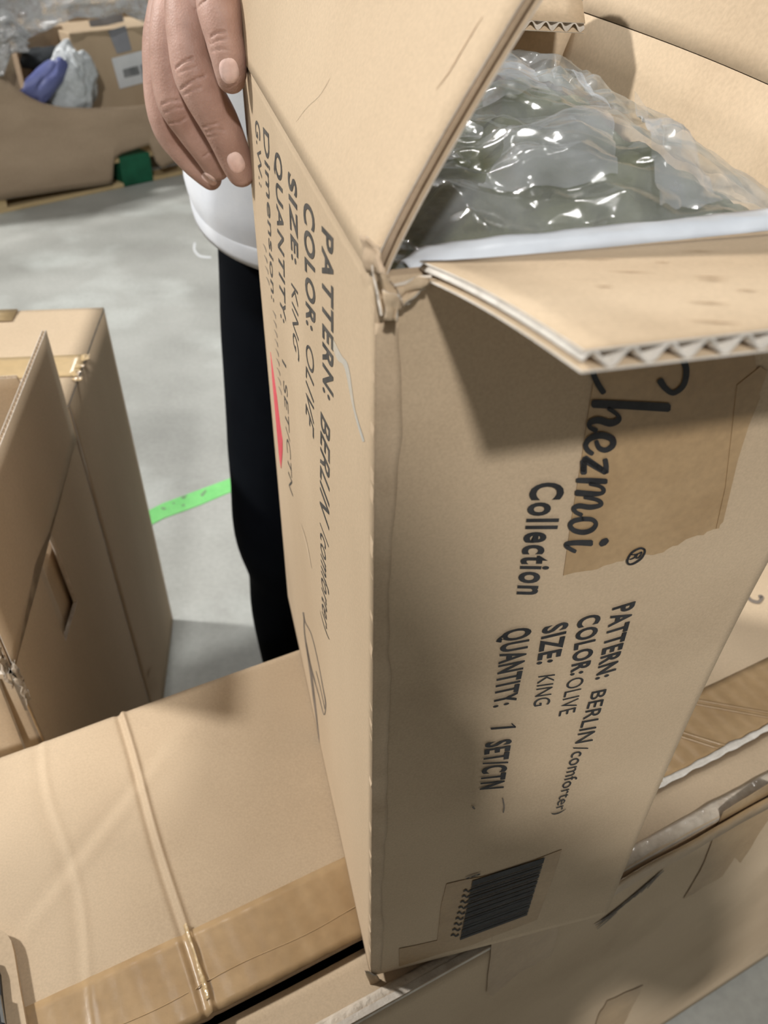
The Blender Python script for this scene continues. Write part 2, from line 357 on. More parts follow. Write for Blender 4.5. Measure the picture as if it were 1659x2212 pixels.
# ------------------------------------------------------------------ the hall: floor, walls, lamps
fl = MB().box((-7, -6, -.1), (14, 0, 0), (0, 16, 0), (0, 0, .1)).build('floor', 'floor'); tag(fl, 'grey worn concrete warehouse floor', 'floor', kind='structure')
wb = MB().box((-7, 10, 0), (14, 0, 0), (0, .2, 0), (0, 0, 6.4)).build('wall_back', 'wall'); tag(wb, 'grey painted warehouse wall', 'wall', kind='structure')
wl = MB().box((-7.2, -6, 0), (.2, 0, 0), (0, 16, 0), (0, 0, 6.4)).build('wall_left', 'wall'); tag(wl, 'grey painted side wall of the warehouse', 'wall', kind='structure')
wf = MB().box((-7, -6.2, 0), (14, 0, 0), (0, .2, 0), (0, 0, 6.4)).build('wall_front', 'wall'); tag(wf, 'grey painted near wall of the warehouse', 'wall', kind='structure')
wr0 = MB().box((7, -6, 0), (.2, 0, 0), (0, 16, 0), (0, 0, 6.4)).build('wall_right', 'wall'); tag(wr0, 'grey painted far side wall of the warehouse', 'wall', kind='structure')
ce0 = MB().box((-7.2, -6.2, 6.4), (14.4, 0, 0), (0, 16.4, 0), (0, 0, .1)).build('ceiling', 'wall'); tag(ce0, 'grey warehouse ceiling', 'ceiling', kind='structure')
LAMP_AT = ['round high bay lamp hanging off the side of the closed carton', 'round high bay lamp hanging behind the photographer', 'round high bay lamp hanging above the person in the pale top', 'round high bay lamp hanging beyond the pallet bin']
def lamp(x, y, z, r, watts, i):
    t = thing('ceiling_lamp_offscreen', LAMP_AT[i], 'lamp', (x, y, z), 'high bay lamps under the warehouse roof')
    k = 32; v = []; f = []
    prof = [(r+.02, -.02), (r+.05, .0), (r+.05, .05), (r*.55, .12), (.07, .15), (.07, .3), (0.0, .3)]
    for (rr, zz) in prof:
        for a in range(k): v.append((x+rr*math.cos(2*math.pi*a/k), y+rr*math.sin(2*math.pi*a/k), z+zz))
    for a in range(len(prof)-1):
        for b in range(k): f.append((a*k+b, a*k+(b+1) % k, (a+1)*k+(b+1) % k, (a+1)*k+b))
    obj('lamp_housing', v, f, 'metal', t, True)
    obj('hanging_rod', *[(lambda m: (m.v, m.f))(MB().box((x-.01, y-.01, z+.3), (.02, 0, 0), (0, .02, 0), (0, 0, 6.4-z-.3)))][0], 'metal', t)
    L = bpy.data.lights.new('ceiling_lamp_light_offscreen', 'AREA'); L.shape = 'DISK'; L.size = 2*r; L.energy = watts; L.color = (1, .975, .94)
    lo = bpy.data.objects.new('ceiling_lamp_light_offscreen', L); col.objects.link(lo); lo.parent = t; lo.location = (0, 0, -.02)
    d = Vector((0, .5, .6))-Vector((x, y, z)); lo.rotation_euler = d.to_track_quat('-Z', 'Y').to_euler()
    return t
for i, q in enumerate(LAMPS): lamp(*q, i)

# ------------------------------------------------------------------ the big carton under everything
N = V(-.0168, 1, 0)*.22
ZB = CAMZ-.5814; ZT = CAMZ-.0913; HGT = ZT-ZB
Bp = lambda a, b, z=0: N+bu*a+bw*b+ZV*(ZB+z)
base = thing('lower_carton', 'long taped carton lying flat under the printed comforter carton', 'carton', tuple(Bp(.2, .136, -ZB)))
BL, BR, BF, BB, GAP = -.36, .80, -.018, .290, .0255
def top_back(s, t):        # back top flap: a buckled ridge runs across it
    a = lerp(BL, BR, s); b = lerp(GAP, BB, t)
    z = 0.0
    z += .0024*math.exp(-((a+.1025-.001*math.sin(b*30))/.0020)**2)
    z -= .0018*math.exp(-((a+.1072-.001*math.sin(b*30))/.0026)**2)
    z += .0006*math.exp(-((a+.168+.004*math.sin(b*32))/.003)**2) - .0006*math.exp(-((a+.174+.004*math.sin(b*32))/.005)**2)
    dl = (a+.13)*.62-(b-.19)*.78
    z += .0010*math.exp(-(dl/.004)**2)*math.exp(-((b-.2)/.07)**2) - .0010*math.exp(-((dl+.009)/.006)**2)*math.exp(-((b-.2)/.07)**2)
    z += .0012*math.sin(a*25+b*10)*.5
    z -= .0012*math.exp(-((a-.01-.35*(b-.03))/.006)**2)*(1 if b < .2 else .3)
    return Bp(a, b, z)
so = np.unique(np.concatenate([np.linspace(0, 1, 120), (np.linspace(-.20, -.085, 110)-BL)/(BR-BL)]))
def sheet_ns(name, fn, S, T, th, mats, parent, label=None):
    S = np.asarray(S); T = np.asarray(T)
    g = lambda a, b: fn(float(np.interp(a, np.linspace(0, 1, len(S)), S)), float(np.interp(b, np.linspace(0, 1, len(T)), T)))
    return sheet(name, g, len(S)-1, len(T)-1, th, mats, parent, label=label)
bt = sheet_ns('top_flap', top_back, so, np.linspace(0, 1, 46), .0045, ['card_base', 'flute', 'card_in'], base)
def top_front(s, t):
    a = lerp(BL, BR, s); b = lerp(BF, GAP-.004 if a < .17 else GAP, t)
    return Bp(a, b, (-.0085 if a < .17 else -.003)+.0008*math.sin(a*31))
sheet('top_flap', top_front, 120, 4, .004, ['card_base', 'edge', 'card_in'], base)
# side walls of the lower carton
def wall(name, P00, P10, P11, P01, th, mats, parent, bulge=0, ns=20, nt=20, amp=.0008, sd=0, label=None):
    n = np.cross(P10-P00, P01-P00); n /= np.linalg.norm(n)
    def fn(s, t):
        p = lerp(lerp(P00, P10, s), lerp(P01, P11, s), t)
        k = bulge*math.sin(math.pi*s)*math.sin(math.pi*t)+amp*(mnoise.noise(Vector((s*4+sd, t*5, sd*1.7))))
        e = min(1, 8*min(s, 1-s, t, 1-t)+.15)
        return p+n*k*e
    return sheet(name, fn, ns, nt, th, mats, parent, label=label), fn, n
bot = lambda a, b: V(*(Bp(a, b)[:2]), 0.0)
bfw, bf_fn, bf_n = wall('front_wall', bot(BL, BF), bot(BR, BF), Bp(BR, BF, -.006), Bp(BL, BF, -.006), .0045, ['card_front', 'edge', 'card_in'], base, bulge=0, ns=40, nt=24, amp=.0004)
wall('side_wall', bot(BR, BB), bot(BL, BB), Bp(BL, BB, -.005), Bp(BR, BB, -.005), .0045, ['card_base', 'edge', 'card_in'], base)
wall('side_wall', bot(BL, BB), bot(BL, BF), Bp(BL, BF, -.01), Bp(BL, BB, -.005), .0045, ['card_base', 'edge', 'card_in'], base)
wall('side_wall', bot(BR, BF), bot(BR, BB), Bp(BR, BB, -.005), Bp(BR, BF, -.006), .0045, ['card_base', 'edge', 'card_in'], base)
# tape along the seam, following the buckled flap
def tape_top(s, t):
    a = lerp(BL, BR, s); b = lerp(GAP-.001, .0832, t)
    p = top_back((a-BL)/(BR-BL), max(0, (b-GAP)/(BB-GAP)))
    return V(p[0], p[1], p[2]+.0009)
tp = sheet_ns('packing_tape', tape_top, so, np.linspace(0, 1, 10), .0003, ['tape', 'tape', 'tape'], base)
def tape_line(s, t):
    a = lerp(-.30, .03, s); b = lerp(.0450, .0458, t)+.0012*math.sin(a*60)
    p = top_back((a-BL)/(BR-BL), (b-GAP)/(BB-GAP)); return V(p[0], p[1], p[2]+.0010)
sheet('tape_wrinkle', tape_line, 60, 1, .0001, ['tape_light']*3, tp)
def rg(s, t):
    b = lerp(.034, .088, s); a = -.1030+.001*math.sin(b*30)+lerp(-.0014, .0016, t)*(1+.4*math.sin(b*170))*(1-.35*s)
    p = top_back((a-BL)/(BR-BL), (b-GAP)/(BB-GAP)); return V(p[0], p[1], p[2]+.0014+.0006*math.sin(b*260+t*3))
sheet('tape_wrinkle', rg, 40, 3, .0002, ['glint']*3, tp, label='shiny buckled streak of tape')
for k, (a0, a1) in enumerate(((.30, .345), (.306, .352), (.352, .415), (.36, .424))):
    def wr(s, t, a0=a0, a1=a1):
        b = lerp(.028, .08, s); a = lerp(a0, a1, 1-s)*1.0+lerp(-.0016, .0016, t)
        p = top_back((a-BL)/(BR-BL), (b-GAP)/(BB-GAP)); return V(p[0], p[1], p[2]+.0016)
    sheet('tape_wrinkle', wr, 14, 1, .0002, ['tape_light']*3, tp)
def tear(s, t):
    a = lerp(.20, BR, s); b = .0245+lerp(-.0028, .0028, t)*(1+.6*mnoise.noise(Vector((a*60, 0, 0))))+.0012*mnoise.noise(Vector((a*35, 3, 0)))
    return Bp(a, b, .0022+.0012*mnoise.noise(Vector((a*120, t, 7))))
sheet('torn_edge', tear, 160, 3, .0005, ['edge_white']*3, base, label='white torn paper edge along the seam')
# rolled clear tape along the front top edge
def roll(s, t):
    a = lerp(-.36, BR, s); ang = lerp(-.5, 1.9, t); k = 1 if a > .12 else .75
    rr = (.0062+.0015*mnoise.noise(Vector((a*22, 1, 0))))*k
    return Bp(a, BF+.008-rr*math.sin(ang)*1.25, -.0105+rr*math.cos(ang)+.0012*mnoise.noise(Vector((a*45, t*3, 5)))+(.004 if a > .17 else -.001))
sheet('edge_tape', roll, 220, 8, .0004, ['tape_pale']*3, base, label='wrinkled clear tape over the front edge')
pf = lambda x, y: onpl(x, y, Bp(0, BF), -bw)
for k, (m, pts) in enumerate((
        ('tape_grey', [(1560, 1752), (1660, 1690), (1700, 1700), (1640, 1795), (1598, 1862), (1585, 1850), (1560, 1890), (1475, 1940), (1520, 1860)]),
        ('tape_dark', [(1064, 1985), (1215, 1966), (1205, 2010), (1190, 2062), (1120, 2100), (1062, 2150), (1050, 2140)]),
        ('tape_dark', [(1388, 2126), (1372, 2160), (1345, 2212), (1280, 2240), (1292, 2190), (1310, 2160)]),
        )):
    decal('tape_scrap', [pf(*p) for p in rag(pts, 4, 1.5, True, k)], -bw, .0008, m, bfw)
strokes('scribble', [([(1432-k*13, 1878+k*11), (1418-k*13, 1890+k*11), (1396-k*14, 1916+k*10)], [1.5, 4, 1.5]) for k in range(9)]+[([(1330, 1968), (1312, 1984), (1288, 2004)], [2, 3, 1])], lambda x, y: pf(x, y)-bw*.0012, 'pencil', bfw)
def brown_line(s, t):
    a = lerp(.17, BR, s); return Bp(a, BF-.001, lerp(-.030, -.006, t)) - bw*(.003+.002*mnoise.noise(Vector((a*20, 0, 0))))
sheet('tape_edge', brown_line, 60, 2, .0004, ['tape']*3, base)
strokes('pen_mark', [([(1612, 1285), (1622, 1296), (1638, 1300), (1646, 1290), (1640, 1288)], 7)], lambda x, y: onz(x, y, ZB+.0015), 'pencil', bt)

# ------------------------------------------------------------------ the printed comforter carton
Wp = lambda a, b, z=0: N+u*a+w*b+ZV*(ZT+z)
DEP, WB, WT = .3693, .174, .215
box = thing('comforter_carton', 'tall opened carton printed with comforter pattern, colour and size', 'carton', tuple(Wp(.09, .18, -ZT+ZB)))
uR = lambda t: WB+(WT-WB)*max(0, t)**4
zR = lambda b: .008+.043*b            # the stuffed right wall rides up towards the back
TH = .0045
def f_front(s, t):
    a = s*uR(t); z = lerp(-HGT, lerp(0, .004, s), t)
    k = .0035*math.sin(math.pi*min(1, s*1.0))*math.sin(math.pi*t)*0+.00012*mnoise.noise(Vector((s*3.5, t*6, 2)))*min(1, 6*s)
    e = .0010*mnoise.noise(Vector((0, t*70, 1)))*(1-min(1, s*25))
    return Wp(a+e, -k, z)
def f_left(s, t):          # s from back to front
    b = DEP*(1-s); z = lerp(-HGT, 0, t)
    k = .0001*mnoise.noise(Vector((b*9, t*4, 9)))*min(1, 8*(1-s))*min(1, 8*s)
    e = .0008*mnoise.noise(Vector((0, t*70, 1)))*(1 if s > .999 else 0)
    return Wp(-k-.0001, b+e*0, z)
fw = sheet('wall_panel', f_front, 40, 90, TH, ['card_front', 'card_worn', 'card_in'], box, label='front wall with black brand print')
lw = sheet('wall_panel', f_left, 40, 70, TH, ['card', 'card_worn', 'card_in'], box, label='long wall with slanted black print')
def f_right(s, t):         # s from front to back
    b = .003+s*(lerp(DEP, .330, t)-.003); return Wp(uR(t)+.012*math.sin(math.pi*s)*t**3, b, lerp(-HGT, zR(b), t))
def f_back(s, t):          # s from right to left
    a = lerp(uR(t), 0, s); b = lerp(lerp(DEP, .330, t), DEP, s); return Wp(a, b, lerp(-HGT, lerp(.02, 0, s), t))
sheet('wall_panel', f_right, 24, 24, TH, ['card', 'card_worn', 'card_in'], box)
sheet('wall_panel', f_back, 16, 16, TH, ['card', 'card_worn', 'card_in'], box)
MB().box(Wp(.004, .004, -HGT), u*(WB-.008), w*(DEP-.008), ZV*.004).build('bottom_panel', 'card_in', box)
# worn crease of the near edge
def worn(s, t):
    z = lerp(-HGT+.004, -.014, t); a = s*(.0075+.003*mnoise.noise(Vector((t*6, 4, 0)))+.0012*mnoise.noise(Vector((t*30, 8, 0))))
    return Wp(a, -.0003, z)
sheet('worn_corner', worn, 4, 120, .00025, ['card_worn']*3, fw, label='scuffed paler strip along the corner')
# flaps
def f_flap_front(s, t):
    a0 = lerp(.0135, .216, s); a1 = lerp(.0205, .209, s)
    p = lerp(Wp(a0, -.001+.002*math.exp(-s*30), -.0015), Wp(a1, -.0885, .0145), t)
    bow = .0015*math.sin(math.pi*t)*(1-.6*s)
    return p+ZV*bow
ff = corr('top_flap', lambda s, t: f_flap_front(s, t), .20, .088, 26, 18, .0048, .0088, box, ['card', 'edge_white', 'card_flap', 'edge_white'])
def f_flap_left(s, t):     # s: back -> front, t: fold -> free edge
    b = lerp(DEP-.002, .0015, s)
    k = s**1.0
    lean = lerp(-.006, .0455, k**.8); up = math.sqrt(max(.088**2-lean**2, 0))
    p = Wp(lean*t**1.15, b+.006*t*k, up*t)
    # fold line sags a little between the corners
    return p-u*.0012*(1-t)
fl_ = corr('top_flap', f_flap_left, DEP, .088, 40, 14, .005, .0088, box, ['card', 'edge', 'card_in', 'flute'])
def f_flap_right(s, t):    # s: front -> back
    b = lerp(.004, .326, s); p = f_right(s, 1)
    return p+u*(.034*t+.006*math.sin(math.pi*t)*.3)+ZV*(.083*t)
corr('top_flap', f_flap_right, .32, .088, 24, 8, .0045, .0088, box, ['card_in', 'edge', 'card_in', 'flute'])
def f_flap_back(s, t):     # right -> left, folded in over the opening
    p0 = f_back(lerp(.09, .97, s), 1); p1 = Wp(lerp(.184, .012, s), lerp(.262, .285, s), lerp(.026, .034, s))
    return lerp(p0, p1, t)+ZV*.024*math.sin(math.pi*min(1, t*1.02))
corr('top_flap', f_flap_back, .19, .088, 16, 8, .0052, .0088, box, ['card_in', 'edge', 'card_in', 'edge'])
cl_rng = random.Random(11); crl = []
for k in range(26):
    s0 = cl_rng.uniform(.12, .95); t0 = cl_rng.uniform(.12, .9); ln_ = cl_rng.uniform(.02, .05)
    crl.append((s0, t0, ln_))
mbc = MB()
for s0, t0, ln_ in crl:
    a = f_flap_front(s0, t0); b = f_flap_front(min(s0+ln_, 1), min(t0+ln_*1.3, 1)); dw = np.cross(ZV, b-a); dw /= np.linalg.norm(dw); dw *= .00035
    mbc.add([a-dw*.2+ZV*.0052, a+dw*.2+ZV*.0052, (a+b)/2+dw+ZV*.0052, b+ZV*.0052, (a+b)/2-dw+ZV*.0052], [(0, 1, 2, 3, 4)])
tag(mbc.build('crush_line_shade', 'card_crush', ff), None, None, kind='stuff')  # flat dark strokes: shade of the crushed flutes painted in
ftree = BVHTree.FromPolygons([tuple(V(*v.co)+origin(fl_)) for v in fl_.data.vertices], [tuple(p.vertices) for p in fl_.data.polygons])
def onflap(x, y):
    r = Vector(ray(x, y)).normalized(); h = ftree.ray_cast(Vector(CAM), r)
    return V(*h[0])-V(*r)*.0004 if h[0] is not None else onpl(x, y, N, -u)
strokes('crease_line', [([(942, 192), (968, 158), (995, 112), (1020, 70), (1042, 35)], [.8, 2.2, 2.4, 2, .8])], onflap, 'card_crush', fl_)
strokes('crease_line', [([(640, 262), (662, 232), (690, 205), (712, 170)], [.6, 2.4, 2, .6])], onflap, 'crease', fl_)  # pale stroke paints the highlight along a dent
# torn, crushed paper at the near top corner
def crumple(name, pts, pl, nrm, amp, mats, parent, seed, th=.0009, k=7, off=0.0, label=None):
    """scrap of crushed card: pixel quad on a plane, roughened"""
    a, b, c, d = [onpl(*p, pl, nrm) for p in pts]
    def fn(s, t):
        p = lerp(lerp(a, b, s), lerp(d, c, s), t)
        return p+nrm*(off+amp*.8*mnoise.noise(Vector((s*2.1+seed, t*2.7, seed*2.3)))+amp*.25*mnoise.noise(Vector((s*7+seed, t*7, seed))))
    return sheet(name, fn, k, k, th, mats, parent, label=label)
cp = N+ZV*ZT
crumple('torn_corner', [(795, 560), (842, 600), (872, 645), (812, 665)], cp, -w, .004, ['edge', 'edge', 'card'], box, 3, off=.004)
crumple('torn_corner', [(842, 598), (915, 570), (905, 605), (858, 640)], cp, -w, .004, ['edge', 'edge', 'card'], box, 8, off=.006)
crumple('torn_corner', [(795, 505), (812, 512), (842, 592), (805, 585)], cp, -u, .003, ['edge', 'flute', 'flute'], box, 5, off=.001)
crumple('torn_corner', [(812, 600), (846, 610), (842, 665), (818, 660)], cp, -w, .002, ['card', 'edge', 'card'], box, 6, off=.009)
crumple('torn_corner', [(850, 615), (890, 612), (880, 640), (852, 655)], cp, -w, .003, ['edge', 'edge', 'flute'], box, 11, off=.004)
# crushed bottom corner
cb = N+ZV*ZB
crumple('torn_corner', [(786, 2090), (812, 2102), (828, 2120), (800, 2125)], cb, -w, .002, ['edge_white', 'edge', 'card'], box, 12, off=.001)
# tape and marks on the front wall
pF = lambda x, y: onpl(x, y, N, -w)
qF = lambda off: (lambda x, y: onpl(x, y, N, -w)-w*off)
tape_pts = [(1300, 700), (1620, 700), (1640, 860), (1590, 980), (1572, 1075), (1552, 1140)] + rag([(1552, 1140), (1480, 1165), (1420, 1195), (1352, 1205), (1290, 1228), (1216, 1242)], 6, 3, False, 4)[1:] + [(1232, 1130), (1252, 1010), (1275, 860)]
decal('packing_tape', [pF(*p) for p in tape_pts], -w, .0002, 'tape_front', fw)
decal('packing_tape', [pF(*p) for p in [(1590, 830), (1640, 790), (1655, 800), (1630, 870), (1592, 990), (1560, 1125), (1545, 1140), (1565, 1050)]], -w, .0005, 'tape_dark' if 0 else 'tape_front', fw)
decal('packing_tape', [pF(*p) for p in rag([(964, 1908), (1090, 1882), (1213, 1834), (1190, 1905), (1160, 1985), (1020, 2040), (940, 2062), (862, 2086), (862, 2048), (944, 2030), (952, 1960)], 3, .8, True, 2)], -w, .0002, 'tape_front', fw)
O = .0009
for s, q, bold, m in (
        ('PATTERN:', ((1324, 1310), (1373, 1295), (1286, 1466), (1327, 1454)), .030, 'ink'),
        ('BERLIN', ((1278, 1492), (1311, 1485), (1241, 1604), (1281, 1597)), .005, 'ink'),
        ('/comforter)', ((1238, 1612), (1274, 1606), (1196, 1758), (1220, 1750)), .0, 'ink'),
        ('COLOR:', ((1250, 1332), (1299, 1320), (1232, 1457), (1271, 1448)), .030, 'ink'),
        ('OLIVE', ((1226, 1465), (1264, 1457), (1205, 1545), (1243, 1535)), -.002, 'ink'),
        ('SIZE:', ((1174, 1352), (1229, 1338), (1160, 1433), (1208, 1424)), .030, 'ink'),
        ('KING', ((1162, 1458), (1200, 1453), (1151, 1524), (1188, 1518)), .0, 'ink'),
        ('QUANTITY:', ((1087, 1360), (1150, 1349), (1066, 1526), (1114, 1515)), .030, 'ink'),
        ('SET/CTN', ((1050, 1602), (1106, 1592), (1037, 1703), (1088, 1699)), .030, 'ink'),
        ('Collection', ((1149, 1040), (1221, 1038), (1117, 1281), (1180, 1283)), .030, 'ink')):
    printed('printed_text', s, q, pF, -w, m, fw, bold=bold, off=O)
Z1 = lambda x, y: (1200+x/5.53, 800+y/5.53)
Z2 = lambda x, y: (1180+x/6.9125, 1000+y/6.9125)
strokes('printed_text', [([(1112, 1567), (1086, 1569), (1060, 1571)], 4.2), ([(1112, 1567), (1105, 1561)], 3)], qF(.0009), 'ink', fw)
lg = [  # brand script, drawn as pen strokes
    ([Z1(420, -160), Z1(440, 20), Z1(490, 140), Z1(560, 250)], [11, 13, 13]),
    ([Z1(420, -160), Z1(560, -330), Z1(860, -420), Z1(1180, -380), Z1(1420, -240), Z1(1540, -60), Z1(1520, 150), Z1(1400, 255), Z1(1300, 200), Z1(1235, 110)], [13, 13, 14, 14, 15, 13, 11, 13, 16]),
    ([Z1(440, 385), Z1(800, 400), Z1(1335, 430)], [18, 18, 19]),
    ([Z1(620, 440), Z1(730, 520), Z1(735, 580), Z1(640, 615), Z1(500, 580), Z1(400, 610), Z1(400, 665), Z1(475, 705)], [10, 9, 13, 16, 16, 12, 10, 11]),
    ([Z1(475, 830), Z1(510, 910), Z1(590, 935), Z1(670, 880), Z1(660, 800), Z1(530, 760), Z1(400, 800), Z1(350, 870), Z1(370, 935), Z1(430, 980)], [9, 11, 12, 13, 15, 15, 13, 11, 11, 10]),
    ([Z1(340, 1030), Z1(318, 1180)], 11), ([Z2(545, -50), Z2(545, 130)], 14),
    ([Z1(345, 1030), Z1(430, 1090), Z1(540, 1165)], 12), ([Z2(560, -65), Z2(720, 30), Z2(870, 115)], 13),
    ([Z2(865, -70), Z2(880, 20), Z2(880, 120)], 11),
    ([Z2(450, 240), Z2(640, 245), Z2(880, 255)], [11, 13, 12]),
    ([Z2(640, 290), Z2(790, 330), Z2(845, 385), Z2(800, 435), Z2(640, 440), Z2(440, 425)], [9, 8, 9, 9, 13, 14]),
    ([Z2(560, 490), Z2(730, 525), Z2(805, 570), Z2(780, 615), Z2(640, 640), Z2(480, 620), Z2(400, 655), Z2(430, 715), Z2(515, 755)], [9, 9, 9, 10, 12, 12, 10, 9, 9]),
    ([Z2(530, 815), Z2(400, 845), Z2(345, 910), Z2(400, 985), Z2(540, 1015), Z2(670, 975), Z2(730, 890), Z2(670, 825), Z2(530, 815)], [11, 11, 10, 11, 12, 11, 9, 10, 11]),
    ([Z2(660, 1175), Z2(450, 1170), Z2(310, 1185), Z2(290, 1220), Z2(350, 1265), Z2(420, 1300)], [14, 12, 11, 10, 9, 9]),
    ([Z2(800, 1200), Z2(845, 1165), Z2(895, 1130)], [10, 15, 11]),
    ([Z2(1325+x_, 1370+y_) for x_, y_ in ((128, -100), (60, -115), (-60, -50), (-125, 60), (-105, 120), (-30, 110), (75, 40), (130, -50), (128, -100))], 4.6),
    ([Z2(1250, 1350), Z2(1330, 1345), Z2(1415, 1310)], 3), ([Z2(1345, 1345), Z2(1330, 1395), Z2(1360, 1395), Z2(1400, 1350), Z2(1412, 1315)], 3.2), ([Z2(1320, 1350), Z2(1300, 1395), Z2(1240, 1420)], 3.2),
]
for k in range(len(lg)): pass
strokes('brand_logo', lg, qF(.0009), 'ink', fw, label='black brand script and registered mark')
# barcode
rb = random.Random(5)
BQ = [(1020, 1900), (1176, 1850), (1137, 1976), (992, 2030)]     # top-left, top-right, bottom-right, bottom-left
A_, B_, C_, D_ = [pF(*q) for q in BQ]
y = 0; mbb = MB()
bars = [.085, .02, .045, .018, .03, .05, .02, .06, .035, .02, .05, .02, .03, .055, .02, .04, .06, .02, .03, .045]
for h in bars:
    if y+h > 1: break
    v = [lerp(A_, D_, y), lerp(B_, C_, y), lerp(B_, C_, y+h), lerp(A_, D_, y+h)]
    mbb.add([x-w*.0009 for x in v], [(0, 3, 2, 1)]); y += h+rb.choice((.008, .012, .016))
mbb.build('barcode', 'ink', fw)
printed('barcode_number', '8', ((1006, 1893), (1037, 1882), (1007, 1891+5), (1038, 1886)), pF, -w, 'ink', fw, bold=.03, off=.001)
for k in range(9):
    y0 = 1920+k*12; x0 = 1000-k*3.4
    strokes('barcode_number', [([(x0, y0+3), (x0+6, y0), (x0+11, y0+4), (x0+17, y0)], [1.5, 4, 2, 3.5])], qF(.0009), 'ink', fw)
strokes('scuff_mark', [([(1085, 1722), (1088, 1740), (1086, 1752)], 3), ([(1020, 1740), (1024, 1744)], 4)], qF(.0009), 'pencil', fw)
# print on the long wall (mirrored slant comes from the steep view)
pL = lambda x, y: onpl(x, y, N, -u)
L4 = lambda x, y: (520+x/4.254, 180+y/4.254)
L5 = lambda x, y: (540+x/4.424, 600+y/4.424)
L6 = lambda x, y: (560+x/3.403, 1050+y/3.403)
for s, q, bold, m in (
        ('PATTERN:', ((697, 488), (722, 515), (699, 845), (722, 880)), .024, 'ink_grey'),
        ('BERLIN', ((694, 888), (715, 930), (692, 1088), (713, 1150)), .008, 'ink_grey'),
        ('/comforter)', ((692, 1128), (712, 1172), (697, 1342), (713, 1392)), -.002, 'ink_grey'),
        ('COLOR:', ((657, 430), (681, 455), (663, 700), (683, 726)), .024, 'ink_grey'),
        ('OLIVE', ((662, 735), (680, 765), (661, 890), (680, 955)), -.006, 'ink_grey'),
        ('SIZE:', ((623, 368), (642, 395), (631, 560), (646, 580)), .024, 'ink_grey'),
        ('KING', ((630, 610), (645, 632), (634, 740), (648, 790)), -.006, 'ink_grey'),
        ('QUANTITY:', ((594, 322), (610, 340), (607, 685), (619, 708)), .018, 'ink_grey'),
        ('1 SET/CTN', ((610, 775), (619, 790), (625, 1050), (634, 1075)), -.004, 'ink_grey'),
        ('Dimension:', ((569, 274), (582, 290), (587, 645), (596, 660)), .008, 'ink_grey'),
        ('G.W.:', ((551, 255), (562, 268), (561, 400), (568, 410)), .008, 'ink_grey')):
    printed('printed_text', s, q, pL, -u, m, lw, bold=bold, off=.0003)
qL = lambda off: (lambda x, y: onpl(x, y, N, -u)-u*off)
for (x0, y0, x1, y1, n_) in ((589, 665, 603, 850, 9), (568, 520, 577, 615, 4)):
    for k in range(n_):
        t = (k+.5)/n_; x, yv = lerp(x0, x1, t), lerp(y0, y1, t)
        strokes('faded_print', [([(x, yv-5), (x+5, yv+5), (x+6.5, yv+13)], [.8, 2.2, .8])], qL(.0003), 'ink_faint', lw)
strokes('pen_flourish', [([L6(325, 930), L6(340, 1000), L6(385, 1090), L6(430, 1270), L6(470, 1480), L6(490, 1600), L6(478, 1680), L6(440, 1540), L6(395, 1380), L6(360, 1240), L6(335, 1080), L6(330, 960)], [3.5, 2, 1.6, 1.6, 1.8, 2.5, 1.6, 1.6, 3, 3.5, 2.5, 2]),
                         ([L6(420, 1360), L6(455, 1500), L6(485, 1640)], 1.3), ([L6(345, 1150), L6(375, 1330), L6(405, 1560), L6(430, 1760), L6(445, 1890)], [3, 5, 5, 3, 1.2])], qL(.0003), 'pencil', lw)
strokes('blue_smear', [([L5(790, 600), L5(860, 760), L5(930, 860), L5(1000, 1250), L5(1090, 1560)], [7, 13, 9, 4, 5])], qL(.00025), 'blue_smudge', lw)
strokes('crease_highlight', [([L6(310, 280), L6(340, 390), L6(365, 500), L6(385, 600)], [1, 4, 3, 1])], qL(.0003), 'crease', lw)  # dent highlight drawn as a paler stroke
decal('red_sticker', [pL(*p) for p in ((585, 760), (591, 800), (598, 850), (605, 910), (611, 950), (611, 975), (608, 1012), (604, 990), (597, 910), (589, 820))], -u, .0002, 'red', lw)
# ------------------------------------------------------------------ comforter and its plastic bag inside the carton
quilt = thing('bagged_comforter', 'olive comforter in clear crinkled plastic bag filling the carton', 'comforter', tuple(Wp(.1, .17, -.3)))
def bag_z(a, b):
    x = a/.21; yv = b/.34
    edge = min(1, 6*max(0, min(x, 1-x)))*min(1, 5*max(0, min(yv, 1-yv)))
    z = -.014+.016*edge
    z += .010*math.exp(-((a-.11)/.06)**2-((b-.17)/.1)**2)
    z -= .030*max(0, (x-.58)/.42)**1.6*(1-yv*.85)
    return z
def quilt_z(a, b):
    z = bag_z(a, b)-.009
    z += .010*mnoise.noise(Vector((a*26+b*9, b*20-a*7, 1.3)))+.0085*mnoise.noise(Vector((a*70, b*52, 4.1)))-.028*math.exp(-((a-.02)/.045)**2-((b-.06)/.07)**2)
    z += .004*(mnoise.ridged_multi_fractal(Vector((a*22+3, b*16, 2.2)), .9, 2, 3, 1, 2)-1.2)*.6
    return z
def tri(x): return abs(x-math.floor(x+.5))*2
def film_z(a, b):
    z = bag_z(a, b)+.004+.0022*mnoise.noise(Vector((a*16+5, b*12, 6)))
    for k, (ca, sa, fr, amp) in enumerate(((.9, .43, 19, .0075), (.35, .94, 15, .0070), (-.6, .8, 27, .0045), (.98, -.2, 37, .0034), (.2, .98, 44, .0030), (.75, .66, 71, .0013), (-.3, .95, 95, .0007))):
        ph = 1.1*mnoise.noise(Vector((a*7+k*3.1, b*6, k*1.7)))
        mk = max(0, .55+.9*mnoise.noise(Vector((a*11, b*9+k*5, 3.3*k))))
        z += amp*mk*(tri((a*ca+b*sa)*fr+ph)-.5)
    return z
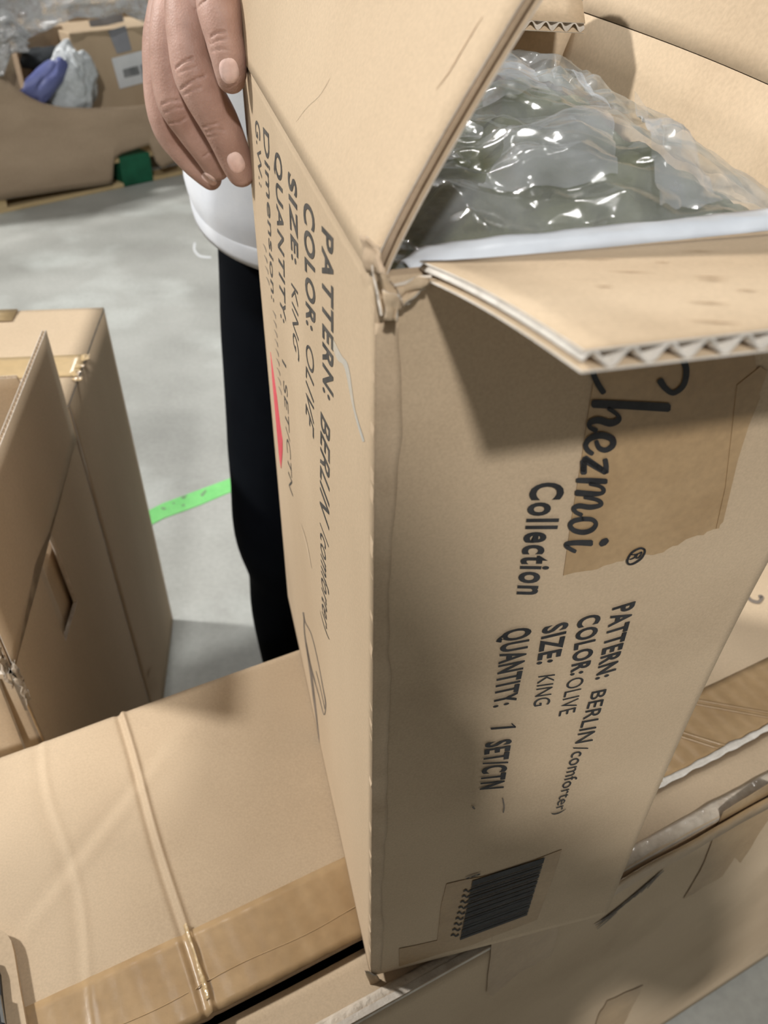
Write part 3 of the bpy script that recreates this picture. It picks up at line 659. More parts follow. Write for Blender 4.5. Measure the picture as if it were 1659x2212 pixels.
def grid(name, fa, fb, fz, na, nb, mats, parent, closed=None):
    v = []; f = []
    for i in range(na+1):
        for j in range(nb+1):
            a = fa(i/na, j/nb); b = fb(i/na, j/nb); v.append(Wp(a, b, fz(a, b)))
    for i in range(na):
        for j in range(nb): f.append((i*(nb+1)+j, (i+1)*(nb+1)+j, (i+1)*(nb+1)+j+1, i*(nb+1)+j+1))
    if closed:        # skirt down the sides and a bottom, so that it is a body
        ring = [i*(nb+1) for i in range(na+1)]+[na*(nb+1)+j for j in range(1, nb+1)]+[i*(nb+1)+nb for i in range(na-1, -1, -1)]+[j for j in range(nb-1, 0, -1)]
        k = len(v); c = sum(v)/len(v)
        m = len(ring); prev = ring
        for sc, dz in ((.24, .035), (.30, closed)):
            cur = list(range(len(v), len(v)+m))
            for q in ring: p = v[q]; v.append(V(lerp(p[0], c[0], sc), lerp(p[1], c[1], sc*.7), ZT-dz))
            for i in range(m): f.append((prev[(i+1) % m], prev[i], cur[i], cur[(i+1) % m]))
            prev = cur
        f.append(tuple(prev))
    return obj(name, v, f, mats, parent, True)
fa = lambda s, t: lerp(.008, lerp(.196, .205, t), s); fb = lambda s, t: lerp(.008, .322, t)
grid('comforter', lambda s, t: lerp(.012, .196, s), lambda s, t: lerp(.012, .318, t), quilt_z, 90, 130, 'comforter', quilt, closed=.40)
grid('plastic_bag', fa, fb, film_z, 190, 290, 'film', quilt)
def fold(name, pts, lift, seed):      # a doubled-over piece of the same film
    q = [onz(*p, ZT+.004) for p in pts]; loc = lambda p: ((p-N)@u, (p-N)@w)
    A, B, C, D = [loc(p) for p in q]; n_ = 26; v = []; f = []
    for i in range(n_+1):
        for j in range(n_+1):
            s_, t_ = i/n_, j/n_
            a = lerp(lerp(A[0], B[0], s_), lerp(D[0], C[0], s_), t_)+.002*mnoise.noise(Vector((s_*5, t_*5, seed))); b = lerp(lerp(A[1], B[1], s_), lerp(D[1], C[1], s_), t_)+.003*mnoise.noise(Vector((s_*5, t_*5, seed+4)))
            v.append(Wp(a, b, film_z(a, b)+lift+.0025*math.sin(math.pi*s_)*math.sin(math.pi*t_)))
    for i in range(n_):
        for j in range(n_): f.append((i*(n_+1)+j, (i+1)*(n_+1)+j, (i+1)*(n_+1)+j+1, i*(n_+1)+j+1))
    return obj(name, v, f, 'film_fold', quilt, True)
for k, pts in enumerate(([(1092, 338), (1300, 270), (1330, 400), (1032, 420)], [(1190, 160), (1250, 230), (1320, 280), (1195, 200)], [(905, 300), (1040, 330), (1000, 380), (880, 420)], [(1010, 180), (1110, 175), (1180, 270), (1040, 290)], [(1360, 250), (1440, 300), (1560, 440), (1420, 440)])):
    fold('bag_fold', pts, .0015+.0006*k, k*2.3)
def strip(s, t):
    lo = [(890, 592), (1000, 574), (1200, 548), (1400, 526), (1600, 505), (1800, 482), (2000, 460)]
    up = [(858, 566), (920, 528), (1100, 508), (1300, 488), (1500, 468), (1590, 456), (2000, 420)]
    q = s*6; i = min(int(q), 5); fr = q-i
    a = onpl(*(np.array(lo[i])*(1-fr)+np.array(lo[i+1])*fr), Wp(0, .006), -w); b = onpl(*(np.array(up[i])*(1-fr)+np.array(up[i+1])*fr), Wp(0, .018), -w)
    return lerp(a, b, t)+ZV*(.002*math.sin(math.pi*t)+.0008*mnoise.noise(Vector((s*14, t*2, 0)))) - w*.002*math.sin(math.pi*t)
sheet('white_bag_hem', strip, 60, 6, .0008, ['white_strip']*3, quilt, label='white folded hem of the bag')
# ------------------------------------------------------------------ open carton with a hand hole, and the closed carton behind it (on the floor)
cd = V(.159, -.987, 0); cd /= np.linalg.norm(cd); cn = V(-cd[1], cd[0], 0)      # along the wall towards us; outward normal
C0 = V(-.391, .837, 0); CL = .381; CW = .40; CT = CAMZ-.566
c_box = thing('open_carton', 'tall brown carton with upright flaps and a hand hole', 'carton', tuple(C0+cd*CL/2-cn*CW/2))
Cp = lambda a, b, z: C0+cd*a-cn*b+ZV*z
# right wall with the hand hole: ring of quads around the slot
hole_px = [(108, 1145), (167, 1300), (142, 1385), (77, 1214)]
hole = [((onpl(*q, C0, cn)-C0)@cd, onpl(*q, C0, cn)[2]) for q in hole_px]       # far-top, far-bottom, near-bottom, near-top
mbw = MB()
outer = [(0, CT), (0, 0), (CL, 0), (CL, CT)]
for lay, off in ((0, 0.0), (1, .0045)):
    v = [Cp(a, off, z) for a, z in outer]+[Cp(a, off, z) for a, z in hole]
    f = [(i, (i+1) % 4, 4+(i+1) % 4, 4+i) for i in range(4)]
    mbw.add(v, f if lay else [q[::-1] for q in f], 0 if lay == 0 else 2)
for i in range(4):
    a, b = hole[i], hole[(i+1) % 4]; mbw.add([Cp(a[0], 0, a[1]), Cp(b[0], 0, b[1]), Cp(b[0], .0045, b[1]), Cp(a[0], .0045, a[1])], [(0, 1, 2, 3)], 1)
    a, b = outer[i], outer[(i+1) % 4]; mbw.add([Cp(a[0], 0, a[1]), Cp(b[0], 0, b[1]), Cp(b[0], .0045, b[1]), Cp(a[0], .0045, a[1])], [(3, 2, 1, 0)], 1)
cw = mbw.build('wall_panel', ['card_dark', 'edge', 'card_in'], c_box, label='wall with a slanted hand hole')
sheet('added_hole_backing', lambda s, t: Cp(lerp(CL-.01, .01, s), .011, lerp(.02, CT-.006, t)), 4, 4, .004, ['card_in']*3, c_box)  # added panel just behind the hand hole, keeps the slot dark
(h0a, h0z), (h1a, h1z), (h2a, h2z), (h3a, h3z) = hole
def tab(s, t):    # the punched tab, pushed in and hanging along the near side of the hole
    p = lerp(Cp(h3a, .002, h3z), Cp(h2a, .002, h2z), s); q = lerp(Cp(h0a, .009, h0z-.004), Cp(h1a, .009, h1z-.006), s)
    return lerp(p, q, t*.45)+cn*(-.002*t)
sheet('hand_hole_tab', tab, 6, 6, .0025, ['card_in', 'card_dark', 'card_in'], cw)
for (a, b) in ((0, 'far'), (CL, 'near')):
    if b == 'near': sheet('wall_panel', lambda s, t: Cp(CL, lerp(CW, 0, s), lerp(0, CT, t)), 12, 12, .0045, ['card_base', 'edge', 'card_in'], c_box)
    else: sheet('wall_panel', lambda s, t: Cp(0, lerp(0, CW, s), lerp(0, CT, t)), 12, 12, .0045, ['card_dark', 'edge', 'card_in'], c_box)
sheet('wall_panel', lambda s, t: Cp(lerp(0, CL, s), CW, lerp(0, CT, t)), 12, 12, .0045, ['card_dark', 'edge', 'card_in'], c_box)
MB().box(Cp(.005, .005, .002), cd*(CL-.01), -cn*(CW-.01), ZV*.004).build('bottom_panel', 'card_in', c_box)
tipz = CAMZ-.415
def cf(s, t):     # upright flap of the holed wall (s: near -> far)
    a = lerp(CL-.004, .002, s); top = tipz+.0*a
    return Cp(a, lerp(0, .0, t), lerp(CT, top, t))
corr('top_flap', lambda s, t: cf(s, t), CL, .15, 16, 8, .0045, .0080, c_box, ['card_dark', 'edge_white', 'card_in', 'flute'])
def cf2(s, t):    # far flap, standing
    b = lerp(.03, CW-.01, s)
    return Cp(-.004+.02*t, b+ (0.012*t if s < .5 else 0), lerp(CT, CAMZ-.463, t))
corr('top_flap', cf2, CW, .11, 10, 6, .0045, .0080, c_box, ['card_in', 'edge', 'card_in', 'flute'])
def cf3(s, t):    # flap folded down over the near side, torn
    b = lerp(CW, .012, s); return Cp(CL+.004+.008*t, b, lerp(CT-.002, CT-.10-.008*mnoise.noise(Vector((s*12, 1, 0))), t))
sheet('top_flap', cf3, 24, 6, .0045, ['card_base', 'edge', 'card_in'], c_box)
def ce(s, t):     # rolled tape edge down the near corner
    z = lerp(.2, CT-.02, t); r = .007+.001*mnoise.noise(Vector((z*30, 0, 0)))
    an = lerp(-2.0, .4, s); return Cp(CL+.004-.004+r*math.cos(an+1.57)*-1+.002, -.0005-r*math.sin(an+1.57)*.6+.003, z)
sheet('corner_tape', ce, 6, 40, .0004, ['tape_grey']*3, c_box)
for k, (a, z) in enumerate(((CL+.002, CT-.012), (CL-.004, CT+.006))):
    def sc(s, t, a=a, z=z, k=k):
        return Cp(a+.012*(s-.5)+.006*mnoise.noise(Vector((s*4, t*4, k))), -.003+.01*(k)+.006*mnoise.noise(Vector((s*5, t*5, k+9))), z+.05*(t-.5))
    sheet('torn_tape', sc, 6, 8, .0005, ['tape_pale']*3, c_box)

D0 = V(-.432, 1.132, 0); dd_ = V(.128, -.992, 0); dd_ /= np.linalg.norm(dd_); dn = V(-dd_[1], dd_[0], 0); DT = CAMZ-.527
DLn, DWd = .285, .44
d_box = thing('closed_carton', 'tall closed carton with tan tape across its top', 'carton', tuple(D0+dd_*DLn/2-dn*DWd/2))
Dp = lambda a, b, z: D0+dd_*a-dn*b+ZV*z
dr, _, _ = wall('wall_panel', Dp(DLn, 0, 0), Dp(0, 0, 0), Dp(0, 0, DT), Dp(DLn, 0, DT), .0045, ['card_dark', 'edge', 'card_in'], d_box, bulge=.006)
wall('wall_panel', Dp(0, 0, 0), Dp(0, DWd, 0), Dp(0, DWd, DT), Dp(0, 0, DT), .0045, ['card_dark', 'edge', 'card_in'], d_box)
wall('wall_panel', Dp(0, DWd, 0), Dp(DLn, DWd, 0), Dp(DLn, DWd, DT), Dp(0, DWd, DT), .0045, ['card_dark', 'edge', 'card_in'], d_box)
wall('wall_panel', Dp(DLn, DWd, 0), Dp(DLn, 0, 0), Dp(DLn, 0, DT), Dp(DLn, DWd, DT), .0045, ['card_dark', 'edge', 'card_in'], d_box)
half = .185
sheet('top_flap', lambda s, t: Dp(lerp(0, half-.001, s), lerp(DWd, 0, t)*1.0, DT+.0012*math.sin(s*3)+.003), 16, 16, .0045, ['card_pale', 'edge', 'card_in'], d_box)
sheet('top_flap', lambda s, t: Dp(lerp(half+.001, DLn, s), lerp(DWd, 0, t), DT+.0012*math.sin(s*3)+.003), 16, 16, .0045, ['card_pale', 'edge', 'card_in'], d_box)
dtp = sheet('packing_tape', lambda s, t: Dp(lerp(.215, .155, s), lerp(DWd, .0, t), DT+.0052), 6, 30, .0003, ['tape_yellow']*3, d_box)
for k, (px, py) in enumerate(((163, 805), (172, 790), (183, 772), (167, 818))):
    c = onz(px, py, DT+.006)
    def gl(s, t, c=c, k=k):
        an = 2*math.pi*s; r = .006*t*(1+.6*mnoise.noise(Vector((math.cos(an)*2, math.sin(an)*2, k))))
        return c+dd_*r*math.cos(an)*(1.6 if k in (0, 2) else 1)-dn*r*math.sin(an)+ZV*.003*(1-t)**2
    v = [gl(i/14, j/4+1e-3) for i in range(14) for j in range(5)]
    f = [(i*5+j, ((i+1) % 14)*5+j, ((i+1) % 14)*5+j+1, i*5+j+1) for i in range(14) for j in range(4)]
    obj('tape_blister', v, f, 'glint', d_box, True)
sheet('side_tape', lambda s, t: Dp(lerp(.04, 0, s), lerp(DWd, .125, t), DT+.0055), 3, 6, .0003, ['tape_yellow']*3, d_box)
decal('paper_scrap', [onpl(*q, D0, dn)+dn*.004 for q in ((395, 1325), (404, 1320), (406, 1345), (402, 1385), (393, 1375))], dn, .002, 'white', d_box)
decal('paper_scrap', [onpl(*q, D0+dn*.004, dn) for q in ((322, 1447), (334, 1440), (341, 1446), (330, 1458), (320, 1462))], dn, .002, 'card_pale', d_box)

# green line taped on the floor
gt = [onz(*q, .0006) for q in ((200, 1165), (350, 1088), (420, 1062), (485, 1038), (700, 952), (708, 985), (486, 1068), (430, 1092), (353, 1120), (205, 1200))]
g = decal('floor_tape', gt, ZV, .0, 'green_tape', None, th=.0006); tag(g, 'bright green tape line stuck on the concrete floor', 'floor tape')
for k, pts in enumerate(([(347, 1098), (352, 1095), (360, 1099), (354, 1102)], [(390, 1076), (396, 1071), (404, 1070), (398, 1078)], [(432, 1070), (444, 1058), (446, 1061), (438, 1073)], [(391, 1093), (397, 1088), (400, 1093)], [(372, 1087), (378, 1085), (376, 1090)])):
    decal('scuff', [onz(*p, .0012) for p in pts], ZV, .0002, 'scuff', g, th=.0002)
cr = strokes('floor_scuff', [([(421, 525), (420, 540), (432, 553), (455, 556)], 4)], lambda x, y: onz(x, y, .0008), 'white', fl); 

# brown rounded piece leaning at the near end of the lower carton
tb0 = onz(52, 2212, ZB+.004); tdir = onz(28, 2050, ZB+.012)-tb0
tabp = thing('cardboard_offcut', 'brown cardboard offcut with rounded corner lying beside the seam tape', 'cardboard', tuple(onz(20, 2150, ZB)))
px_t = [(-90, 2003), (-30, 1998), (0, 2008), (14, 2016), (24, 2032), (30, 2056), (42, 2130), (62, 2240), (70, 2330), (-90, 2330)]
P = [onz(x, y, ZB+.0075) for x, y in px_t]; k = len(P)
vv = P+[p-ZV*.0055 for p in P]
of = obj('offcut_sheet', vv, [tuple(range(k-1, -1, -1)), tuple(range(k, 2*k))]+[(i, (i+1) % k, k+(i+1) % k, k+i) for i in range(k)], ['card_shade'], tabp)
pxe = [(-90, 2070), (-12, 2075), (-2, 2100), (4, 2160), (14, 2240), (20, 2330), (-90, 2330)]
P = [onz(x, y, ZB+.0125) for x, y in pxe]; k = len(P)
obj('black_clip', P+[p-ZV*.0055 for p in P], [tuple(range(k-1, -1, -1)), tuple(range(k, 2*k))]+[(i, (i+1) % k, k+(i+1) % k, k+i) for i in range(k)], ['black'], tabp)
MB().box(onz(-4, 2150, ZB+.0125), onz(3, 2152, ZB+.0125)-onz(-4, 2150, ZB+.0125), onz(6, 2212, ZB+.0125)-onz(-4, 2150, ZB+.0125), ZV*.003).build('clip_strip', 'metal', tabp)

# ------------------------------------------------------------------ pallet with a big cut-down bin of parcels, far left
PA = onz(0, 462, 0.0); PB_ = onz(400, 376, 0.0)
pd = PB_-PA; pd /= np.linalg.norm(pd); pb = V(-pd[1], pd[0], 0)          # along the front; to the back
Pp = lambda a, b, z: PA+pd*a+pb*b+ZV*z
al = lambda x, y: (onpl(x, y, PA, pb)-PA)@pd
pal = thing('wooden_pallet', 'wooden pallet with one green block under the cut-down bin', 'pallet', tuple(Pp(.4, .5, 0)))
A0, A1 = -.75, 1.15
mbp = [('bottom_board', (A0, b, 0), (A1-A0, .10, .018)) for b in (0, .5, 1.0)]
gx0 = al(268, 405); gx1 = al(333, 395)
blocks = [al(-60, 470), gx0, al(500, 360)]
for nme, o, s in mbp: bbox_obj(nme, Pp(*o), pd*s[0], pb*s[1], ZV*s[2], 'wood', pal)
for i, a in enumerate(blocks):
    for b in (0, .5, 1.0):
        wdt = gx1-gx0
        if i == 1 and b == 0: bbox_obj('block', Pp(a, b-.004, .0), pd*wdt, pb*.13, ZV*.135, 'green_paint', pal, .006, label='dark green painted block')
        else: bbox_obj('block', Pp(a-(.0), b, .018), pd*wdt, pb*.1, ZV*.095, 'wood', pal, .004)
for k in range(8): bbox_obj('deck_board', Pp(A0, .0+k*.142, .113), pd*(A1-A0), pb*.1, ZV*.02, 'wood', pal)
# bin: front wall cut low in a curve, sides, back, bottom
pbin = thing('cardboard_bin', 'big brown cardboard bin with a curved cut-down front on a pallet', 'bin', tuple(Pp(.2, .55, .133)))
pp = lambda x, y, o=-.012: onpl(x, y, PA+pb*o, pb)
up = [(-330, -40), (-150, 60), (-60, 118), (0, 160), (30, 186), (60, 208), (95, 224), (140, 232), (200, 233), (260, 231), (330, 226), (420, 214), (560, 196), (700, 150)]
lo = [(-330, 500), (-150, 470), (-60, 445), (0, 433), (30, 428), (60, 424), (95, 419), (140, 412), (200, 404), (243, 398), (245, 346), (262, 332), (322, 312), (336, 350)]
lo += [(350, 364), (372, 352), (400, 348), (560, 318), (700, 292)]
xs = np.unique(np.concatenate([np.arange(-330, 701, 12), [243, 245, 262, 322, 336, 350]]))
ux, uy = zip(*up); lx, ly = zip(*lo)
def binf(s, t):
    x = float(np.interp(s, np.linspace(0, 1, len(xs)), xs)); y = lerp(float(np.interp(x, lx, ly)), float(np.interp(x, ux, uy)), t)
    return pp(x, y)-pb*.012*math.sin(math.pi*(t))+pb*.01*mnoise.noise(Vector((x*.004, t*2, 0)))
sheet('wall_panel', binf, len(xs)-1, 12, .008, ['card_bin', 'edge', 'card_bin'], pbin, label='front wall cut down in a curve')
bx0 = (pp(-330, 400)-PA)@pd; bx1 = (pp(700, 250)-PA)@pd
for (o, a, b) in (((bx0, 0, .135), pb*1.05, pd*.008), ((bx1-.008, 0, .135), pb*1.05, pd*.008), ((bx0, 1.05, .135), pd*(bx1-bx0), pb*.008)):
    MB().box(Pp(*o), a, b, ZV*1.0).build('wall_panel', 'card_bin', pbin)
# parcels in the bin
def parcel(name, label, px0, px1, dep, off, mats, cat='parcel', lift=0):
    (x0, y0), (x1, y1) = px0, px1
    a = pp(x0, y1, off); b = pp(x1, y1, off); a2 = (a-PA)@pd; b2 = (b-PA)@pd; zlo = .14; zhi = pp(x0, y0, off)[2]
    o = Pp(a2, off, zlo)
    t = thing(name, label, cat, tuple(o+pd*(b2-a2)/2))
    bbox_obj('carton_body', o, pd*(b2-a2), pb*dep, ZV*(zhi-zlo), mats, t, .006)
    return t, (lambda x, y, k=0.0: onpl(x, y, PA+pb*(off-k), pb))
t, q = parcel('parcel', 'brown parcel with a white barcode label inside the cut-down bin', (182, 68), (372, 240), .30, .17, 'card_dark')
decal('shipping_label', [q(*p) for p in ((240, 126), (318, 106), (322, 175), (258, 192))], -pb, .003, 'white', t)
decal('label_print', [q(*p) for p in ((264, 150), (297, 141), (302, 160), (268, 168))], -pb, .005, 'grey_print', t)
decal('label_print', [q(*p) for p in ((301, 140), (318, 136), (322, 168), (308, 171))], -pb, .005, 'duct', t)
decal('grey_tape', [q(*p) for p in ((232, 66), (270, 55), (284, 108), (252, 116))], -pb, .004, 'duct', t)
t, q = parcel('parcel', 'brown parcel with dim lid behind the bagged white parcel', (60, 62), (165, 200), .32, .28, 'card_bin')
decal('grey_tape', [q(*p) for p in ((190, 45), (262, 30), (268, 46), (196, 62))], -pb, .004, 'duct', t)
t, q = parcel('parcel', 'plain brown parcel at the cut edge beside the stretch wrap', (-140, 80), (52, 220), .25, .07, 'card_dark')
t, q = parcel('parcel', 'plain brown parcel stacked deepest in the bin', (150, 10), (520, 60), .30, .52, 'card_dark')
def blob(name, c, rad, mats, parent, seed, amp=.2, res=3, fr=2.0, label=None):
    bm = bmesh.new(); bmesh.ops.create_icosphere(bm, subdivisions=res, radius=1)
    vs = []
    for v in bm.verts:
        n = v.co.normalized(); k = 1+amp*mnoise.noise(n*fr+Vector((seed, seed*1.3, 0)))+amp*.6*(mnoise.ridged_multi_fractal(n*fr*1.3+Vector((seed, 0, 1)), .9, 2, 3, 1, 2)-1)*.5
        p = n*k; vs.append(c+rad[0]*p.x+rad[1]*p.y+rad[2]*p.z)
    f = [tuple(x.index for x in q.verts) for q in bm.faces]; bm.free()
    return obj(name, vs, f, mats, parent, True, label=label)
bg = thing('white_polybag', 'crumpled white plastic bag of goods in the cut-down bin', 'bag', tuple(pp(150, 230, .05)))
blob('bag_body', pp(152, 185, .075), (pd*.115, pb*.06, ZV*.15+pd*.03), 'white_bag', bg, 2.2, .35, 5)
blob('bag_neck', pp(165, 135, .04), (pd*.03, pb*.03, ZV*.06-pd*.02), 'white_bag', bg, 5.2, .35, 4)
b2 = thing('blue_polybag', 'blue plastic mailer wedged beside the white bag', 'bag', tuple(pp(90, 200, .06)))
P4 = [pp(*q, .045) for q in ((40, 196), (126, 122), (140, 140), (86, 222))]
sheet('mailer_body', lambda s, t: lerp(lerp(P4[0], P4[1], s), lerp(P4[3], P4[2], s), t)-pb*.03*math.sin(math.pi*s)*math.sin(math.pi*t)+pb*.01*mnoise.noise(Vector((s*4, t*4, 1))), 14, 10, .03, ['blue_bag']*3, b2)
b3 = thing('dark_bundle', 'dark cloth bundle behind the blue mailer in the bin', 'bundle', tuple(pp(110, 150, .12)))
blob('bundle_body', pp(105, 128, .19), (pd*.13, pb*.06, ZV*.05), 'dark', b3, 7.7, .2, 4)
# stretch wrap hanging over the top of the bin
wr = thing('stretch_wrap', 'crumpled clear stretch wrap draped over the top of the bin', 'plastic wrap', tuple(pp(60, 60, -.02)))
def wrapf(pts_top, pts_bot, amp, off, sd):
    tx, ty = zip(*pts_top); bx, by = zip(*pts_bot)
    def fn(s, t):
        x1 = lerp(bx[0], bx[-1], s); y1 = float(np.interp(x1, bx, by)); x0 = lerp(tx[0], tx[-1], s); y0 = float(np.interp(x0, tx, ty))
        x = lerp(x1, x0, t); yv = lerp(y1, y0, t)
        d = amp*(mnoise.ridged_multi_fractal(Vector((s*5+t*2+sd, t*4-s*3, sd)), .8, 2.1, 4, 1, 2)-1)+amp*.8*mnoise.noise(Vector((s*7, t*6, sd)))
        return pp(x, yv, off)-pb*d
    return fn
sheet('wrap_sheet', wrapf([(-200, -120), (420, -260)], [(-200, 60), (0, 75), (40, 100), (62, 82), (120, 52), (160, 36), (220, 40), (270, 28), (330, 60), (420, 40)], .035, .02, 3), 70, 34, .0015, ['film_wrap']*3, wr, label='milky crumpled film')
sheet('wrap_sheet', wrapf([(-200, 0), (10, 20), (60, 70)], [(-200, 175), (-30, 165), (0, 162), (12, 150), (22, 118), (60, 112)], .03, -.03, 9), 40, 30, .0015, ['film_wrap']*3, wr, label='brighter tail of film')
# ------------------------------------------------------------------ the person behind the carton
def capsule_mesh(chains, seg=20):
    """chains of (centre, radius or (rx, ry)) swept to closed tapered tubes"""
    mb = MB()
    for ch in chains:
        C = [np.asarray(c, float) for c, r in ch]; R = [(r, r) if not hasattr(r, '__len__') else r for c, r in ch]
        # densify (Catmull-Rom)
        n = len(C); cs = []; rs = []
        for i in range(n-1):
            p0, p1, p2, p3 = C[max(i-1, 0)], C[i], C[i+1], C[min(i+2, n-1)]
            for k in range(6):
                t = k/6; cs.append(.5*((2*p1)+(-p0+p2)*t+(2*p0-5*p1+4*p2-p3)*t*t+(-p0+3*p1-3*p2+p3)*t**3)); rs.append((lerp(R[i][0], R[i+1][0], t), lerp(R[i][1], R[i+1][1], t)))
        cs.append(C[-1]); rs.append(R[-1])
        d = np.gradient(np.array(cs), axis=0)
        # round caps
        def cap(c, dr, r, sgn):
            out = []
            for a in (.35, .65, .85, .97): out.append((c+dr*sgn*max(r)*a, (r[0]*math.sqrt(1-a*a), r[1]*math.sqrt(1-a*a)), dr))
            return out
        dn_ = [x/np.linalg.norm(x) for x in d]
        rings = [(a, b, c) for a, b, c in cap(cs[0], dn_[0], rs[0], -1)][::-1]+list(zip(cs, rs, dn_))+cap(cs[-1], dn_[-1], rs[-1], 1)
        v = []; ref = None
        for c, r, t in rings:
            if ref is None: ref = V(1, 0, 0) if abs(t[0]) < .8 else V(0, 1, 0)
            x = ref-t*(ref@t); x /= np.linalg.norm(x); yv = np.cross(t, x); ref = x
            for k in range(seg):
                a = 2*math.pi*k/seg; v.append(c+x*r[0]*math.cos(a)+yv*r[1]*math.sin(a))
        m = len(rings); f = [(i*seg+k, i*seg+(k+1) % seg, (i+1)*seg+(k+1) % seg, (i+1)*seg+k) for i in range(m-1) for k in range(seg)]
        f += [tuple(range(seg-1, -1, -1)), tuple(range((m-1)*seg, m*seg))]
        mb.add(v, f)
    return mb
def remesh(mb, voxel, smooth_it, fac=.5):
    o = mb.build('tmp', 'white'); r = o.modifiers.new('r', 'REMESH'); r.mode = 'VOXEL'; r.voxel_size = voxel; r.use_smooth_shade = True
    if smooth_it: s = o.modifiers.new('s', 'SMOOTH'); s.iterations = smooth_it; s.factor = fac
    bpy.context.view_layer.update()
    dg = bpy.context.evaluated_depsgraph_get(); me = bpy.data.meshes.new_from_object(o.evaluated_get(dg))
    k = len(me.vertices); v = np.empty(k*3); me.vertices.foreach_get('co', v); v = v.reshape(-1, 3)
    f = [tuple(p.vertices) for p in me.polygons]
    bpy.data.objects.remove(o); bpy.data.meshes.remove(me)
    return v, f
PY = .97
person = thing('person', 'person in pale grey top and black trousers holding the carton corner', 'person', (-.03, PY, 0))
HX = lambda x, y, dep: onpl(x, y, V(0, dep, 0), V(0, 1, 0))
def hc(lst):      # (px, py, depth, radius px) -> centre, radius in metres
    out = []
    for x, y_, dep, r in lst:
        p = HX(x, y_, dep); out.append((p, r/FPX*((p-CAM)@_f)))
    return out
hand_px = {
    'thumb': [(462, -95, .590, 52), (470, -30, .560, 50), (475, 25, .543, 49), (485, 85, .535, 41), (494, 125, .533, 38.5), (498, 152, .534, 36), (499, 168, .536, 32)],
    'index': [(418, -90, .610, 48), (404, 15, .582, 48), (409, 95, .570, 46), (420, 158, .564, 46.5), (444, 210, .563, 45), (470, 256, .564, 43), (489, 296, .565, 39.5), (508, 342, .568, 36), (520, 372, .571, 31)],
    'middle': [(398, -80, .625, 45), (372, 35, .600, 45), (365, 125, .590, 41), (378, 215, .585, 41), (412, 275, .587, 36), (445, 322, .590, 33), (468, 360, .594, 29)],
    'ring': [(382, -70, .640, 42), (355, 60, .622, 42), (346, 160, .612, 36), (356, 252, .608, 35.5), (384, 308, .608, 32), (420, 352, .610, 29), (455, 386, .612, 24)],
    'pinky': [(372, -50, .650, 38), (345, 80, .640, 36), (337, 160, .634, 28), (340, 225, .632, 26), (352, 280, .632, 22), (372, 318, .634, 18)],
    'palm': [(425, -150, .620, 62), (410, -60, .612, 62), (400, 20, .605, 55), (392, 70, .606, 44)],
    'web': [(452, -60, .585, 48), (436, 5, .580, 40), (432, 40, .578, 34)],
}
hch = [hc(v) for v in hand_px.values()]
wrist = HX(432, -190, .63)
hch.append([(HX(420, -110, .618), .028), (wrist, .026), (wrist+V(-.03, .06, .014), .027), (wrist+V(-.08, .17, .045), .036)])
hv, hf = remesh(capsule_mesh(hch), .00105, 6, .55)
# knuckle creases: shallow grooves pressed into the skin
def crease(v, px, lines):
    P = topx(v); d = np.linalg.norm(v-CAM, axis=1)
    tree = BVHTree.FromPolygons([tuple(x) for x in v], hf)
    cen = Vector(CAM); mv = np.zeros(len(v))
    near = np.zeros(len(v), bool)
    for ln, wd, dp in lines:
        Ls = np.array(ln, float)
        best = np.full(len(v), 1e9)
        for a, b in zip(Ls[:-1], Ls[1:]):
            t = np.clip(((P-a)@(b-a))/((b-a)@(b-a)), 0, 1); q = a+t[:, None]*(b-a); best = np.minimum(best, np.hypot(*(P-q).T))
        for i in np.nonzero(best < wd*3)[0]:
            if not near[i]:
                r = Vector(v[i])-cen; h = tree.ray_cast(cen, r.normalized()); near[i] = h[3] is not None and h[3] > r.length-.003
            if near[i]: mv[i] = max(mv[i], dp*math.exp(-(best[i]/wd)**2))
    dr = (v-CAM)/d[:, None]
    return v+dr*mv[:, None]
Hc = lambda x, y: (250+x/4.1475, y/4.1475)
cl = [([Hc(540, 610), Hc(600, 560), Hc(690, 515)], 2.16, 0.00176), ([Hc(585, 800), Hc(650, 745), Hc(720, 705), Hc(800, 680)], 2.16, 0.00189), ([Hc(610, 850), Hc(680, 810), Hc(760, 785)], 1.87, 0.00122), ([Hc(560, 650), Hc(650, 620), Hc(720, 600)], 1.80, 0.00081),
      ([Hc(790, 1140), Hc(840, 1120), Hc(910, 1110)], 1.87, 0.00135), ([Hc(820, 1185), Hc(890, 1160), Hc(970, 1165)], 1.73, 0.00122), ([Hc(830, 1230), Hc(900, 1215)], 1.73, 0.00081),
      ([Hc(415, 935), Hc(480, 900), Hc(570, 895)], 1.87, 0.00176), ([Hc(440, 1010), Hc(520, 975), Hc(600, 960)], 1.73, 0.00122), ([Hc(485, 1105), Hc(560, 1100), Hc(625, 1060)], 1.73, 0.00149),
      ([Hc(790, 1400), Hc(830, 1370), Hc(870, 1345)], 1.58, 0.00108),
      ([Hc(850, 330), Hc(900, 295), Hc(980, 285)], 2.02, 0.00135), ([Hc(850, 390), Hc(920, 360), Hc(1000, 350)], 1.87, 0.00095), ([Hc(860, 460), Hc(920, 440), Hc(990, 445)], 1.87, 0.00095),
      ([Hc(715, 85), Hc(760, 40), Hc(810, 0)], 2.16, 0.00162), ([Hc(1000, 790), Hc(1070, 760), Hc(1110, 680)], 1.44, 0.00054)]
hv = crease(hv, None, cl)
